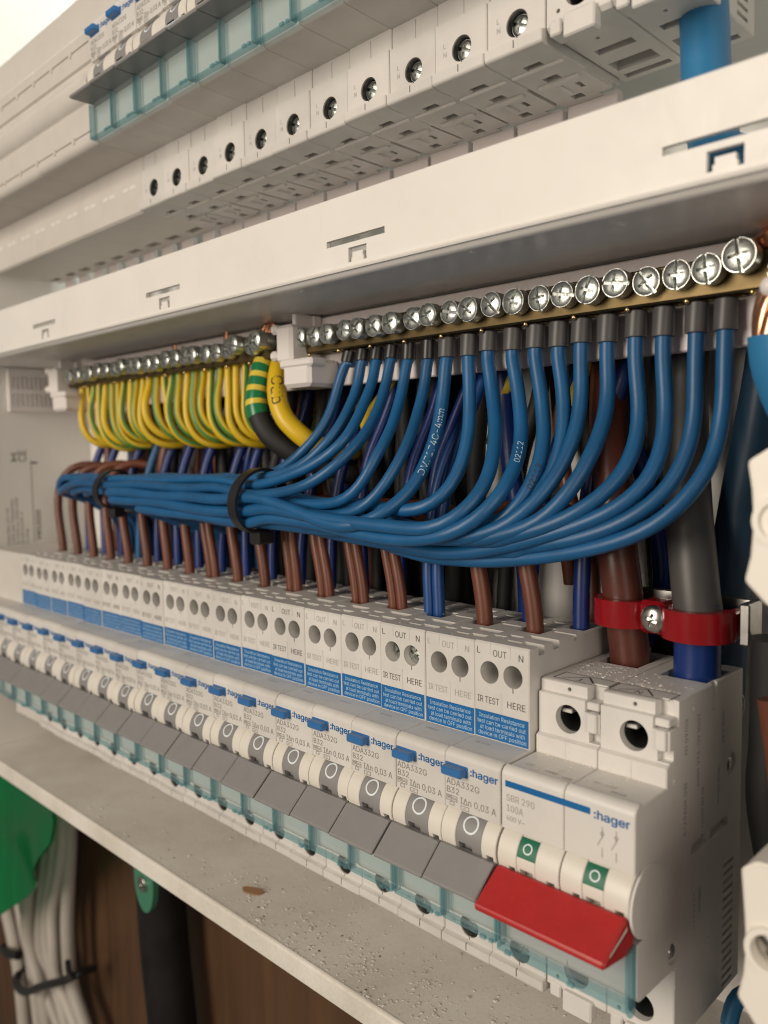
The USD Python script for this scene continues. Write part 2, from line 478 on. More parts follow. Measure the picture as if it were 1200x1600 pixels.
# ------------------------------------------------------------------ one RCBO (right-hand edge at x=0, terminal face at y=0)
DRUM = (-7.5, -21.5, 6.8)


def on_drum(vf, r=None):
    """Flat lettering (x, height above the drum's axis plane as arc length) laid on the drum."""
    v, f = vf
    cy, cz, R = DRUM
    R = (r or R) + 0.04
    a = math.pi - v[:, 1] / R
    return trimesh.Trimesh(np.stack([v[:, 0], cy + R * np.cos(a), cz + R * np.sin(a)], 1), f, process=False)


def dense(vf, n=3):
    """Cuts long edges so that a flat sheet can be bent."""
    t = trimesh.Trimesh(np.column_stack([vf[0], np.zeros(len(vf[0]))]), vf[1], process=False)
    for _ in range(n):
        t = t.subdivide()
    return np.array(t.vertices[:, :2]), np.array(t.faces)


NOSE = [(0.0, 0.05), (-10.3, -0.35)] + arc(-10.3, -2.35, 2.26, 90, 180, 6) + [(-12.56, -15.2), (-6.0, -15.5), (-6.0, -31.2), (-11.2, -31.4), (-11.2, -42.8)] + arc(-9.2, -43.0, 2.0, 180, 270, 5)
BODY = [(39, 25.4), (38.5, 25.9), (0.5, 25.9), (0.0, 25.4)] + NOSE + [(8.4, -45.4), (8.4, -51.3), (7.2, -51.7), (7.2, -63.9), (6.7, -64.2), (5.6, -64.5)] + arc(6.6, -66.6, 1.0, 180, 262, 5) + [(8.4, -67.8), (44.0, -67.8), (44.0, 10.0), (39.0, 10.0)]
FOOT = solid(box(-15.2, -2.6, 26.6, 28.6, -68.7, -66.9, .3)) + solid(box(-11.0, -9.6, 28.6, 36.0, -68.6, -66.9, .3)) + solid(box(-16.8, -1.0, 16.6, 17.6, -68.5, -66.9, .3))


def make_rcbo(name, ink, ink2, screws):
    t = proto(name)
    m = solid(prism(BODY, -17.48, -0.02, 0.26))
    for x in (-12.5, -5.05):
        m = m - manifold3d.Manifold.cylinder(17, 3.0, 2.9, 32).rotate((-90, 0, 0)).translate((x, -0.5, 17.9))
    m = m - manifold3d.Manifold.cylinder(17, 3.3, 3.2, 32).rotate((-90, 0, 0)).translate((-8.3, 6.0, -60.0))
    # keyed slots in the top, and the wire entries
    for c in ((-6.0, 0.5, 4.2, 6.8, 23.6, 27), (-10.5, -6.0, 4.2, 5.4, 24.4, 27), (-9.0, 0.5, 11.0, 13.8, 23.9, 27), (-13.5, -9.0, 9.2, 11.0, 24.6, 27), (-17, -12.8, 6.8, 8.4, 24.4, 27),
              (-16.0, -7.8, 16.2, 24.8, 18.0, 27), (-7.4, -0.9, 27.6, 35.2, 18, 27), (-16.6, -13.8, 27.5, 29.2, 24.4, 27), (-13.8, -9.0, 31.5, 33.0, 24.6, 27), (-7.0, 0.5, 21.0, 22.3, 24.5, 27),
              # slots in the underside
              (-11.4, -6.2, 14.0, 16.6, -68.5, -63), (-11.6, -7.0, 23.2, 26.2, -68.5, -62), (-6.6, -5.2, 31.5, 35.0, -68.5, -64), (-12.0, -8.6, 38.0, 41.0, -68.5, -62), (-5.0, -0.5, 41.5, 44.5, -68.5, -64), (-0.9, 0.2, 26, 45, -68.5, -66.6)):
        m = m - solid(box(*c))
    m = m + FOOT
    # the small notch under the N hole and the slot below the bottom hole
    for c in ((-5.25, -4.85, -0.4, 0.6, 13.7, 15.4), (-8.5, -8.1, 6.6, 7.6, -64, -62.6), (-8.5, -8.1, 5.2, 6.4, -66.5, -64.2), (-8.4, -8.1, 7.6, 8.6, -51.3, -46)):
        m = m - solid(box(*c))
    part(t, 'body', tri(m), 'device')
    rid = [box(-5.95, -5.7, -0.13, 0.2, 22.2, 25.5), box(-12.1, -8.6, -0.13, 0.2, 13.0, 13.2), box(-8.72, -8.5, -0.13, 0.2, 7.4, 13.2), box(-12.3, -12.1, -0.12, 0.2, 22.6, 25.5)]
    part(t, 'moulded_line', rid, 'device')
    lab = [box(-17.2, -0.3, -0.10, 0.05, 0.25, 7.35)]
    sticker = part(t, 'blue_label', lab, 'blue_print')
    lines = ('Insulation Resistance', 'test can be carried out', 'at load terminals with', 'device in OFF position')
    part(sticker, 'label_print', [on_front(text(s, 1.12, w), x, -0.14, z) for s, w, x, z in zip(lines, (14.4, 15.4, 14.2, 15.2), (-15.9, -16.5, -15.6, -16.2), (5.55, 4.0, 2.45, 0.95))], 'label_ink', False)
    pr = [on_front(text('L', 1.75), -16.7, -0.06, 22.6), on_front(text('OUT', 1.75, 4.3), -11.4, -0.06, 22.4), on_front(text('N', 1.75), -3.4, -0.06, 22.3),
          on_front(text('IR TEST', 1.75, 7.0), -16.5, -0.06, 9.6), on_front(text('HERE', 1.75, 5.6), -7.0, -0.06, 9.6)]
    part(t, 'terminal_print', pr, ink, False)
    rp = [on_front(text('ADA332G', 1.65, 10.6), -17.0, -12.62, -9.2), on_front(text('B32', 1.6, 4.0), -17.0, -12.62, -11.4), on_front(text('I\u0394n 0,03 A', 1.7, 11.2), -12.5, -12.62, -13.35)]
    for z0, z1, x0, x1 in ((-12.7, -12.0, -17.0, -13.4), (-13.5, -12.85, -17.0, -13.4), (-14.6, -13.65, -15.9, -14.4)):
        rp.append(on_front(both(ring_frame(x0, x1, z0, z1, .16)), 0, -12.62, 0))
    rp.append(on_front(text('6000', .45), -16.7, -12.62, -12.6)); rp.append(on_front(text('3', .5), -15.6, -12.62, -13.4))
    rp.append(on_front(both(ring_frame(-12.3, -9.6, -14.9, -13.75, .16)), 0, -12.62, 0)); rp.append(on_front(text('~', 1.2), -11.6, -12.62, -14.8))
    part(t, 'rating_print', rp, ink2, False)
    part(t, 'maker_name', on_front(text(':hager', 1.85, 8.6, True), -9.4, -12.64, -5.3), 'blue_print', False)
    part(t, 'shoulder_print', [on_top(text('CE', 0.9), -14.5, -4.0, 0.0)] + [on_top(text('0419', 0.8), -12.6, -4.0, 0.0)], 'faint_ink', False)
    bt = solid(box(-16.9, -10.2, -15.3, -12.0, -6.0, -3.7, .45)) + solid(box(-17.2, -9.9, -12.9, -12.0, -6.3, -3.4, .2))
    part(t, 'test_button', tri(bt), 'button')
    # toggle: white cheeks, grey drum with its O, grey paddle
    cy, cz, R = DRUM
    for x0, x1, win in ((-17.38, -12.75, False), (-4.55, -0.12, True)):
        c = solid(prism(arc(cy, cz, R + .25, 80, 262, 22) + [(-5, -28), (-5, -15.2)], x0, x1, .2))
        if win:
            c = c - solid(box(-3.0, -.9, -20, -10.8, -25.2, -23.0))
        part(t, 'toggle_cheek', tri(c), 'drum', 25)
    d = solid(prism(arc(cy, cz, R, 80, 270, 22) + [(-4, -28.2), (-4, -15.4)], -12.7, -4.6, .1))
    d = d - solid(box(-11.8, -7.6, -20, -12.0, -25.2, -22.4))
    part(t, 'toggle_drum', tri(d), 'toggle', 25)
    part(t, 'off_mark', on_drum(dense(both(ring_sheet(-8.6, 4.1, 1.85, 2.35)), 1)), 'white_ink', False)
    pad = [(-15.2, -24.0), (-21.9, -30.1)] + arc(-21.6, -30.7, .65, 130, 250, 5) + [(-9.5, -31.35), (-9.5, -27.0), (-13.2, -24.2)]
    part(t, 'toggle_paddle', prism(pad, -17.28, -0.22, .3), 'toggle')
    # clear hinged cover over the lower label
    cv = part(t, 'clear_cover', [box(-17.1, -0.4, -14.2, -13.5, -43.8, -31.8, .15)], 'teal_clear')
    part(cv, 'cover_edge', [box(-17.3, -16.85, -14.4, -12.0, -44.2, -31.6), box(-0.75, -0.25, -14.4, -12.0, -44.2, -31.6), box(-17.3, -0.25, -14.45, -12.0, -44.7, -43.8, .25)], 'teal_edge')
    clip = [rod((-4.6, -14.6, -44.2), (-3.2, -14.6, -44.2), .6, 10), rod((-1.9, -14.6, -44.2), (-1.0, -14.6, -44.2), .55, 10)]
    part(cv, 'hinge_clip', clip, 'teal_edge')
    part(t, 'lower_label', [on_front(rect_sheet(-16.6, -0.9, -42, -32), 0, -11.26, 0)], 'paper', False)
    part(t, 'lower_print', [on_front(text('L', 1.3), -14.6, 7.14, -58.3), on_front(text('N', 1.3), -14.6, 7.14, -60.6)], 'faint_ink', False)
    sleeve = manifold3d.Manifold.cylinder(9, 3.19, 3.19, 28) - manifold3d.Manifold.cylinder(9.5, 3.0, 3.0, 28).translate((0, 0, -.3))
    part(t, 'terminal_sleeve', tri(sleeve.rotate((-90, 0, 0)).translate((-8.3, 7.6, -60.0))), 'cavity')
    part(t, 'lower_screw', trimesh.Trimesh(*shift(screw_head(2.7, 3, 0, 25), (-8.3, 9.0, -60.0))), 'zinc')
    if screws:
        for x, a in ((-12.5, 50), (-5.05, 20)):
            part(t, 'terminal_screw', trimesh.Trimesh(*shift(screw_head(2.75, 3, 0, a), (x, 2.4 if x > -9 else 3.6, 17.9))), 'zinc')
    part(t, 'rear_tab', [box(-16.7, -0.8, 44.3, 47.5, -84, -67.2, .3)], 'pinkish')
    return t


def shift(m, d):
    v, f, _ = meshkit.arrays(m, False)
    return v + np.array(d, float), f


def ring_frame(x0, x1, z0, z1, w):
    v, f = [], []
    for r in ((x0, x1, z0, z0 + w), (x0, x1, z1 - w, z1), (x0, x0 + w, z0 + w, z1 - w), (x1 - w, x1, z0 + w, z1 - w)):
        a, b = rect_sheet(*r)
        f.append(b + 4 * len(v)); v.append(a)
    return np.vstack(v), np.vstack(f)


M['paper'] = principled('label_paper', (0.575, 0.59, 0.58), 0.6)
RC_A = make_rcbo('rcbo_dark_print', 'dark_ink', 'mid_ink', False)
RC_B = make_rcbo('rcbo_faded_print', 'faint_ink', 'mid_ink', False)
RC_C = make_rcbo('rcbo_with_screws', 'dark_ink', 'mid_ink', True)
DZ = 242.5
PITCH = 17.5
for k in range(18):
    cls = RC_C if k == 2 else (RC_A if k in (0, 5, 10, 12) else RC_B)
    extra = 'with two bright screw heads' if k == 2 else ('with bold terminal lettering' if cls is RC_A else 'with worn terminal lettering')
    where = 'next to the red main switch' if k == 0 else ('at the far left end' if k == 17 else f'{ORD[k]} from the red main switch')
    copy_of(cls, 'rcbo', f'lower row RCBO {extra}, {where}', 'circuit breaker', (-PITCH * k, 0.18 * math.sin(k * 2.3), 0.14 * math.sin(k * 4.1 + 1)), 'RCBOs in the lower row')
for k in range(11):
    where = 'next to the upper isolator' if k == 0 else ('beside the upper blanking plates' if k == 10 else f'{ORD[k]} from the upper isolator')
    copy_of(RC_B, 'rcbo', f'upper row RCBO seen from below, {where}', 'circuit breaker', (-PITCH * k, 0.18 * math.sin(k * 3.1 + 2), DZ + 0.14 * math.sin(k * 4.7)), 'RCBOs in the upper row')


# ------------------------------------------------------------------ the main switch, two poles wide, and its twin in the upper row
def make_switch(loc, label, name):
    t = thing(name, label, 'main switch', loc)
    W = 35.3
    nose = [(2.2, -0.5), (-10.3, -0.75)] + NOSE[2:]
    # the nose of this one is shut behind the toggle on its right-hand side
    prof = [(46, 18.3), (5.4, 18.3), (4.6, 17.9), (4.6, 15.2), (3.4, 14.9), (3.4, 4.6), (2.2, 4.0)] + nose + [(8.4, -45.4), (7.2, -46.0), (7.2, -64.5), (8.2, -65.5), (46.0, -65.5)]
    for i, (x0, x1) in enumerate(((0.35, 17.72), (17.86, W))):
        m = solid(prism(prof, x0, x1, .28))
        m = m - manifold3d.Manifold.cylinder(15, 3.6, 3.6, 36).rotate((-90, 0, 0)).translate((x0 + 8.75, 1.5, 9.4))
        m = m - manifold3d.Manifold.cylinder(15, 3.6, 3.6, 36).rotate((-90, 0, 0)).translate((x0 + 8.9, 6.0, -58.5))
        m = m - solid(box(x0 + 3.0, x0 + 14.6, 27.5, 42.0, 8, 20)) if i == 0 else m - solid(box(x0 + 4.0, x0 + 16.2, 26.0, 40.5, 8, 20))
        # bottom: cable entries, slots
        for c in ((x0 + 3.2, x0 + 13.5, 24, 27, -66.5, -61), (x0 + 4.6, x0 + 9.6, 9.5, 10.3, -66.5, -63), (x0 + 2.2, x0 + 14.2, 33, 38.6, -66.5, -60), (x0 + 7, x0 + 8, 18, 19, -66.5, -63), (x0 + 2, x0 + 15, 41.5, 44, -66.5, -62), (x0 + 13.4, x0 + 17.6, 3.0, 8.1, 12.2, 19.0), (x0 + 14.6, x0 + 17.6, 1.8, 5.5, 4.9, 7.6)):
            m = m - solid(box(*c))
        m = m - manifold3d.Manifold.cylinder(6, .55, .55, 12).rotate((-90, 0, 0)).translate((x0 + 8.4, 2, 16.6)) - manifold3d.Manifold.cylinder(6, .55, .55, 12).rotate((-90, 0, 0)).translate((x0 + 3.4, 5.5, -61.6))
        m = m + solid(box(x0 + 13.0, x0 + 16.9, 4.2, 12, 12.6, 14.6, .3)) + solid(box(x0 + 14.3, x0 + 16.9, 2.4, 5, 7.6, 12.4, .3)) + solid(box(x0 + 5.6, x0 + 14.0, 5.6, 9, -69.0, -63.5, .4)) + solid(box(x0 + 1.2, x0 + 4.6, 6.6, 12, -67.2, -63.5, .4))
        if i == 1:  # marks moulded in the right-hand side
            for y0, y1, z0, z1, dp in ((15.5, 37.8, -21.0, -18.2, 1.4), (26.6, 29.4, 11.5, 19, .9)):
                m = m - solid(box(W - dp, W + 1, y0, y1, z0, z1))
            m = m + solid(box(W - 2, W - .15, 25.4, 26.8, -21.5, -17.8))
            for zz in np.arange(-64, -30, 2.3):
                m = m - solid(box(W - .9, W + 1, 35.0, 41.5, zz, zz + 1.0))
            m = m + manifold3d.Manifold.cylinder(.5, 9.4, 9.2, 48).rotate((0, 90, 0)).translate((W - .15, -7.2 + 2.2, -22.0)) ^ solid(box(W - 2, W + 2, -13.4, 8, -40, -10)) if False else m + (manifold3d.Manifold.cylinder(.5, 8.3, 8.1, 48).rotate((0, 90, 0)).translate((W - .12, -6.3, -23.0)))
            for y, z, r in ((16.3, 14.6, .8), (6.2, -0.1, .8), (25.6, -46.9, 1.3), (7.7, -50.2, .8)):
                m = m + manifold3d.Manifold.cylinder(.25, r, r * .8, 20).rotate((0, 90, 0)).translate((W - .05, y, z))
            for y, z in ((6.5, -41.0), (39.2, -5.4)):
                m = m - manifold3d.Manifold.cylinder(2, 2.9, 2.9, 28).rotate((0, 90, 0)).translate((W - .7, y, z))
        body = part(t, 'pole_body', tri(m), 'switch')
        for zc, yc in ((9.4, 13.5), (-58.5, 17.5)):
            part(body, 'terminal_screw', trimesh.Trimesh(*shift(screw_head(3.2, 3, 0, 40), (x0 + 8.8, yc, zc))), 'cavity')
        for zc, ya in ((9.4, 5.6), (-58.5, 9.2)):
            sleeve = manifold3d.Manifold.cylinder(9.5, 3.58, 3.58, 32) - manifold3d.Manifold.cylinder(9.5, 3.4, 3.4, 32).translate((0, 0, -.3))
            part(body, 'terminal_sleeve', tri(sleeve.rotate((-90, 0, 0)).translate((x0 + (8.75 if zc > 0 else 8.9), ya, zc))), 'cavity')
        part(body, 'guide_pin', [box(x0 + 5.0, x0 + 8.2, 6.0, 9.0, 10.0, 11.0, .2)], 'switch')
        part(body, 'pole_line', [box(x0 + 8.6, x0 + 8.85, 2.08, 2.4, -.2, 3.8)], 'switch')
    for y, z in ((6.5, -41.0), (39.2, -5.4)):
        m = solid(trimesh.creation.icosphere(3, 1.0)).scale((.9, 1.75, 1.75)).translate((W - .75, y, z))
        part(t, 'rivet', tri(m), 'steel')
    # dial mark moulded on the side
    part(t, 'moulded_mark', [trimesh.Trimesh(*shift(on_side_down(both(ring_sheet(0, 0, 2.9, 3.3)), W + .03, 0, 0), (0, 44.2, 8.4))), on_side_down(text('4', 2.6), W + .03, 43.6, 9.6)] + [on_side_down(text(s, 1.7), W + .03, 42.6, z) for s, z in (('2', -3), ('L', -9), ('1', -14))], 'switch', False)
    sd = [on_side_down(text('50/60 Hz', 1.45), W + .03, 11.4, 13.2), on_side_down(text('IEC 60947-3', 1.45), W + .03, 11.2, -2.0), on_side_down(text('100A AC-22A 400V', 1.35), W + .03, 18.2, 13.0), on_side_down(text('BS EN 60947-3', 1.2), W + .03, 21.0, -6.0),
          on_side_down(text('Uimp 4 kV', 1.25), W + .03, 33.0, 10.0), on_side_down(text('MAX 50mm', 1.25), W + .03, 30.5, -4.0), on_side_down(text('6 5 4 3 2 1 0', 1.1), W + .03, 17.0, -31.0), on_side_down(text('SBR290', 1.2), W + .03, 20.0, -31.0)]
    part(t, 'side_print', sd, 'mid_ink', False)
    # lettering on the front
    part(t, 'blue_bar', [trimesh.Trimesh(*shift(box(1.6, 24.6, -12.66, -12.5, -4.75, -3.2, .05), (0, 0, 0)))], 'blue_print')
    part(t, 'maker_name', on_front(text(':hager', 1.9, 8.7, True), 25.3, -12.64, -5.2), 'blue_print', False)
    part(t, 'rating_print', [on_front(text('SBR 290', 1.65, 8.0), 1.8, -12.63, -8.1), on_front(text('100A', 1.65, 4.7), 1.8, -12.63, -10.7), on_front(text('400 V~', 1.25, 5.2), 1.8, -12.63, -13.0)], 'faint_ink', False)
    dg = []
    for x in (27.6, 31.0):
        dg += [on_front(both(line_sheet((x, -6.6), (x, -9.2), .2)), 0, -12.63, 0), on_front(both(line_sheet((x - 1.2, -11.2), (x, -8.9), .2)), 0, -12.63, 0), on_front(both(line_sheet((x, -11.4), (x, -13.6), .2)), 0, -12.63, 0), on_front(both(ring_sheet(x, -8.2, .3, .5, 14)), 0, -12.63, 0)]
    part(t, 'circuit_diagram', dg, 'faint_ink', False)
    sh = [on_top(text('CE', 1.2), 3.2, -6.6, -.62), on_top(text('KEMA', 1.0), 9.0, -7.2, -.62), on_top(text('VDE', 1.0), 14.2, -8, -.62), on_top(text('NF-USE', 1.1), 21.0, -5.4, -.62), on_top(text('BEAB', 1.1), 26.6, -7.6, -.62)]
    part(t, 'approval_print', sh, 'faint_ink', False)
    # ruled warning panel on the top face
    fr = [on_top(both(ring_frame(2.8, 18.0, 6.4, 12.6, .28)), 0, 0, 18.34), on_top(both(ring_frame(18.3, 33.6, 6.4, 12.6, .28)), 0, 0, 18.34)]
    for x, s in ((10.2, '1'), (25.8, 'N')):
        fr += [on_top(both(line_sheet((x - 5.4, 7.6), (x, 11.8), .3)), 0, 0, 18.34), on_top(both(line_sheet((x + 3.4, 7.6), (x, 11.8), .45)), 0, 0, 18.34), on_top(text(s, 2.0), x - 1.6, 7.5, 18.34)]
    part(t, 'terminal_print', fr, 'black_ink', False)
    # toggle
    cy, cz, R = DRUM
    cheeks = ((0.5, 5.9), (11.2, 17.6), (17.95, 23.6), (28.9, 35.0))
    for i, (x0, x1) in enumerate(cheeks):
        c = solid(prism(arc(cy, cz, R + .25, 80, 262, 22) + [(-5, -28), (-5, -15.2)], x0, x1, .2))
        c = c - solid(box(*((x0 + 3.2, x0 + 5.0) if i in (0, 2) else (x1 - 3.4, x1 - 1.2)), -20, -11, -25.2, -23.2))
        part(t, 'toggle_cheek', tri(c), 'drum', 25)
    for x0, x1 in ((5.95, 11.15), (23.65, 28.85)):
        d = solid(prism(arc(cy, cz, R, 80, 270, 22) + [(-4, -28.2), (-4, -15.4)], x0, x1, .1)) - solid(box(x0 + .8, x1 - .8, -20, -11.4, -25.4, -23.0))
        dr = part(t, 'toggle_drum', tri(d), 'drum', 25)
        part(dr, 'green_mark', on_drum(dense(both(rect_sheet(x0 + .05, x1 - .05, 1.3, 6.2)), 4)), 'green_mark', False)
        part(dr, 'off_mark', on_drum(dense(both(ring_sheet((x0 + x1) / 2, 3.7, .95, 1.28)), 1), R + .03), 'white_ink', False)
    pad = [(-14.4, -23.9)] + arc(-14.9, -24.6, .7, 90, 130, 3) + [(-23.0, -29.2)] + arc(-22.9, -30.4, 1.2, 140, 262, 8) + arc(-13.0, -31.4, 1.6, 268, 350, 6) + [(-10.6, -27.6)]
    p = solid(prism(pad, .5, 34.6, .6)) - solid(prism([(-21.6, -28.9), (-21.9, -30.2), (-14.0, -27.4), (-13.6, -25.6)], 33.3, 36, 0))
    lv = part(t, 'red_toggle', tri(p), 'red')
    part(lv, 'white_insert', prism([(-21.2, -29.0), (-21.4, -29.7), (-14.2, -27.0), (-13.9, -26.0)], 33.0, 34.5, .05), 'drum')
    cv = part(t, 'clear_cover', [box(.6, 34.7, -14.2, -13.5, -43.6, -31.8, .15)], 'grey_clear')
    part(cv, 'cover_edge', [box(.3, 1.0, -14.6, -11.4, -44.8, -31.6), box(34.3, 35.1, -14.6, -11.3, -44.8, -31.0), box(.3, 35.1, -14.9, -11.6, -45.4, -43.6, .3), rod((34.7, -13.2, -45.0), (35.3, -13.2, -45.0), 1.6, 14), rod((3.2, -15.1, -44.6), (4.6, -15.1, -44.6), .65, 10), rod((20.5, -15.1, -44.6), (22, -15.1, -44.6), .65, 10)], 'teal_edge')
    part(t, 'lower_label', [on_front(rect_sheet(1.0, 34.4, -42, -32), 0, -11.26, 0)], 'pale_paper', False)
    return t


M['pale_paper'] = principled('pale_paper', (0.60, 0.60, 0.58), 0.6)
make_switch((0, 0, 0), 'white two pole main switch with long red toggle, right end of lower row', 'main_switch')
make_switch((0, 0, DZ), 'white two pole isolator overhead with a thick blue cable in its underside', 'main_switch')

# ------------------------------------------------------------------ blanking plates
BLANK = [(39, 25.4), (38.5, 25.9), (0.5, 25.9), (0.0, 25.4), (0.0, 0.0), (-10.3, -0.6)] + arc(-10.3, -2.6, 2.0, 90, 180, 5) + [(-12.3, -13.6), (-11.2, -14.0), (-11.2, -16.2)] + arc(-8.6, -22.6, 6.3, 118, 242, 12) + [(-11.2, -29.0), (-12.3, -29.6), (-12.3, -41.0)] + arc(-9.4, -42.0, 3.0, 180, 270, 6) + [(8.4, -45.4), (8.4, -51.3), (7.4, -51.7), (7.4, -66.8), (8.4, -67.6), (44.0, -67.6), (44.0, 10.0), (39.0, 10.0)]


def blank_plate(x0, x1, z, label):
    t = thing('blanking_plate', label, 'blanking plate', (0, 0, z), 'blanking plates')
    m = solid(prism(BLANK, x0 + .06, x1 - .06, .22))
    n = int(round((x1 - x0) / PITCH))
    for i in range(n):
        a = x0 + i * PITCH
        m = m - solid(box(a + 1.6, a + PITCH - 1.6, -13, -11.7, -7.4, -6.2)) - solid(box(a + 1.6, a + PITCH - 1.6, -13, -11.7, -40.6, -39.6)) - solid(box(a + 3, a + 13, 36.0, 40.0, -69, -65.5))
    part(t, 'plate', tri(m), 'blank')
    for i in range(n):
        a = x0 + i * PITCH
        part(t, 'snap_tab', box(a + .2, a + 1.2, -12.9, -12.2, -8.2, -5.6, .15), 'blank')
        part(t, 'snap_tab', box(a + .2, a + 1.2, -12.9, -12.2, -41.4, -38.9, .15), 'blank')
        part(t, 'rear_tab', [box(a + 4.6, a + 13.6, 44.2, 47.2, -84, -67.0, .3)], 'pinkish')
        part(t, 'slot_mark', [box(a + 2.4, a + 6.4, 7.25, 7.6, -57.0, -55.4, .05), box(a + 8.0, a + 12.4, 7.25, 7.6, -57.0, -55.4, .05)], 'holder')
    return t


for x0, x1, what in ((-14, -11, 'nearest the upper RCBOs'), (-17, -14, 'second from the upper RCBOs'), (-20, -17, 'at the far left of the upper row')):
    blank_plate(x0 * PITCH, x1 * PITCH, DZ, f'white plastic blanking plate three ways wide, {what}')
blank_plate(-20 * PITCH, -18 * PITCH, 0, 'white plastic blanking plate at the far left of the lower row')

# ------------------------------------------------------------------ the enclosure
XL, YB = -361.0, 64.0
enc = thing('board_enclosure', 'white painted metal distribution board enclosure with slotted divider between two rows', 'enclosure')
part(enc, 'side_panel', [box(XL - 1.5, XL, -12, YB + 1.5, -96, 360)], 'paint')
part(enc, 'right_side_panel', [box(72, 73.5, -6, YB + 1.5, -87.9, 360)], 'paint')
part(enc, 'back_panel', [box(XL, 72, YB, YB + 1.5, -89.4, 360)], 'paint')
fold = part(enc, 'corner_fold', [box(XL + .1, XL + 11, YB - 1.2, YB - .1, -88, 125)], 'paint')
# divider: a sheet with a deep front flange, its lower edge rolled
fl = [(YB - .2, 126.6), (-6.4, 126.6)] + arc(-6.4, 128.2, 2.6, 270, 180, 6) + [(-9.0, 147.6), (-8.4, 148.0), (-7.7, 147.6), (-7.7, 128.6)] + arc(-6.3, 129.2, 1.4, 180, 270, 4) + [(YB - .2, 127.8)]
m = solid(prism(fl, XL + .2, 71.9, 0)) + solid(prism([(-9.6, 126.9), (-9.9, 127.4), (-9.6, 128.0), (-8.6, 128.0), (-8.6, 126.9)], XL + .2, 71.9, 0))
for k in range(4):
    x = 38.2 - 101.0 * k
    m = m - solid(box(x, x + 23.2, -12, -6, 134.4, 136.2))
    m = m - solid(box(x + 9.0, x + 16.2, -12, -5, 130.2, 133.0)) - solid(box(x + 9.0, x + 10.2, -12, -5, 129.0, 131)) - solid(box(x + 15.0, x + 16.2, -12, -5, 129.0, 131))
    m = m + solid(box(x + 10.6, x + 14.6, -8.9, -7.6, 128.6, 131.6))
dv = part(enc, 'divider_shelf', tri(m), 'paint')
tr = [(YB - .2, -88.0), (-7.4, -88.0)] + arc(-7.4, -89.0, 1.2, 90, 180, 5) + [(-8.6, -95.2), (-8.0, -96.0), (-7.4, -95.2), (-7.4, -89.2), (YB - .2, -89.2)]
part(enc, 'bottom_tray', prism(tr, XL + .2, 71.9, 0), 'tray')
mr = solid(trimesh.creation.icosphere(3, 3.0)).scale((.3, 1, 1)).translate((XL, 22, 261))
part(enc, 'rivet', tri(mr), 'paint')
# printed rating label on the left-hand wall
X = XL + .12
pr = [on_side_up(text('VW12020', 2.5, 17.5, True), X, 30.6, 27.5)]
for i, (s, w) in enumerate((('Date Rev 20-01', 21), ('100A 3ph Temperatur', 26), ('In 100A a.c. 50Hz 230V', 27), ('BS EN 61439-3', 18), ('6.4kg', 8))):
    pr.append(on_side_up(text(s, 1.5, w), X, 12.8 + 2.6 * i, 26.0))
pr.append(on_side_up(both(rect_sheet(26, 74, -.15, .15)), X, 26.6, 0))
pr.append(on_side_up(both(rect_sheet(72, 73, -3.6, .2)), X, 26.6, 0))
pr.append(on_side_up(text('CE', 4.6, 6.4), X, 24.0, 73.0))
for a, b in (((73.0, -1.0), (78.0, 1.4)), ((73.0, 1.4), (78.0, -1.0)), ((74, -1.3), (74, 1.8)), ((78, -1.6), (78, 1.8))):
    pr.append(on_side_up(both(line_sheet(a, b, .45)), X, 17.2, 0))
part(enc, 'rating_print', pr, 'dark_ink', False)
# perforated plastic support fixed to the left-hand wall
m = solid(box(XL + .2, XL + 2.4, 15, 47, 101.5, 126, .3))
for r, z in enumerate((104.5, 114.2)):
    for i in range(11):
        m = m - solid(box(XL + 1.0, XL + 4, 17 + 2.6 * i, 18.5 + 2.6 * i, z, z + 7.2))
vs = thing('perforated_support', 'white perforated plastic support on the left side wall under the divider', 'support')
part(vs, 'grid', tri(m), 'holder')

# plywood wall behind
wood = solo('plywood_wall', tri(solid(box(-1000, 700, 66.5, 78, -700, -60)) - solid(box(-371.5, -370.7, 65, 67.2, -700, -60))), 'wood', None, None, kind='structure')
say(solo('upper_wall', [box(-1000, 700, 66.5, 78, -59.9, 700)], 'wood', None, None, kind='structure'), None)

# ------------------------------------------------------------------ terminal bars
strip = thing('terminal_support', 'pinkish grey plastic support strip with moulded numbers behind the terminal screws', 'support strip')
part(strip, 'strip', [box(-302, 71.5, 34, 37, 100.2, 125.6, .4), box(-302, 71.5, 36.5, 52, 124.4, 125.9, .3)], 'pinkish')
for i in range(19):
    part(strip, 'moulded_number', on_front(text(str(i + 1), 3.1), 43.5 - 7.8 * i - (2 if i > 8 else 1), 33.9, 121.4), 'pinkish_dark' if False else 'pinkish', False)


def bar(name, label, x0, x1, screws, group):
    t = thing(name, label, 'terminal bar')
    m = solid(box(x0, x1, 25.6, 34.0, 111.8, 120.6, .4))
    for x, *_ in screws:
        m = m - manifold3d.Manifold.cylinder(5, 2.5, 2.5, 16).translate((x - 3.4, 30, 110))
    part(t, 'brass_bar', tri(m), 'brass')
    for i, (x, r, out, turn, dz) in enumerate(screws):
        s = join([screw_head(r, 3.4, 0, turn), rod((0, 3.2, 0), (0, 7.5 + max(out, 0), 0), r * .82, 18)] + [trimesh.Trimesh(*shift(rod((0, 3.6 + q * .8, 0), (0, 4.0 + q * .8, 0), r * .9, 16), (0, 0, 0))) for q in range(int(3 + max(out, 0)))])
        part(t, 'screw', trimesh.Trimesh(*shift(s, (x, 21.4 - out, 117.2 + dz))), 'zinc')
    for i, (x, *_) in enumerate(screws):
        if i % 2 == 0:
            part(t, 'wire_stop', tri(solid(trimesh.creation.icosphere(2, .75)).translate((x + .6, 26.6, 111.4))), 'brass_bright')
    return t


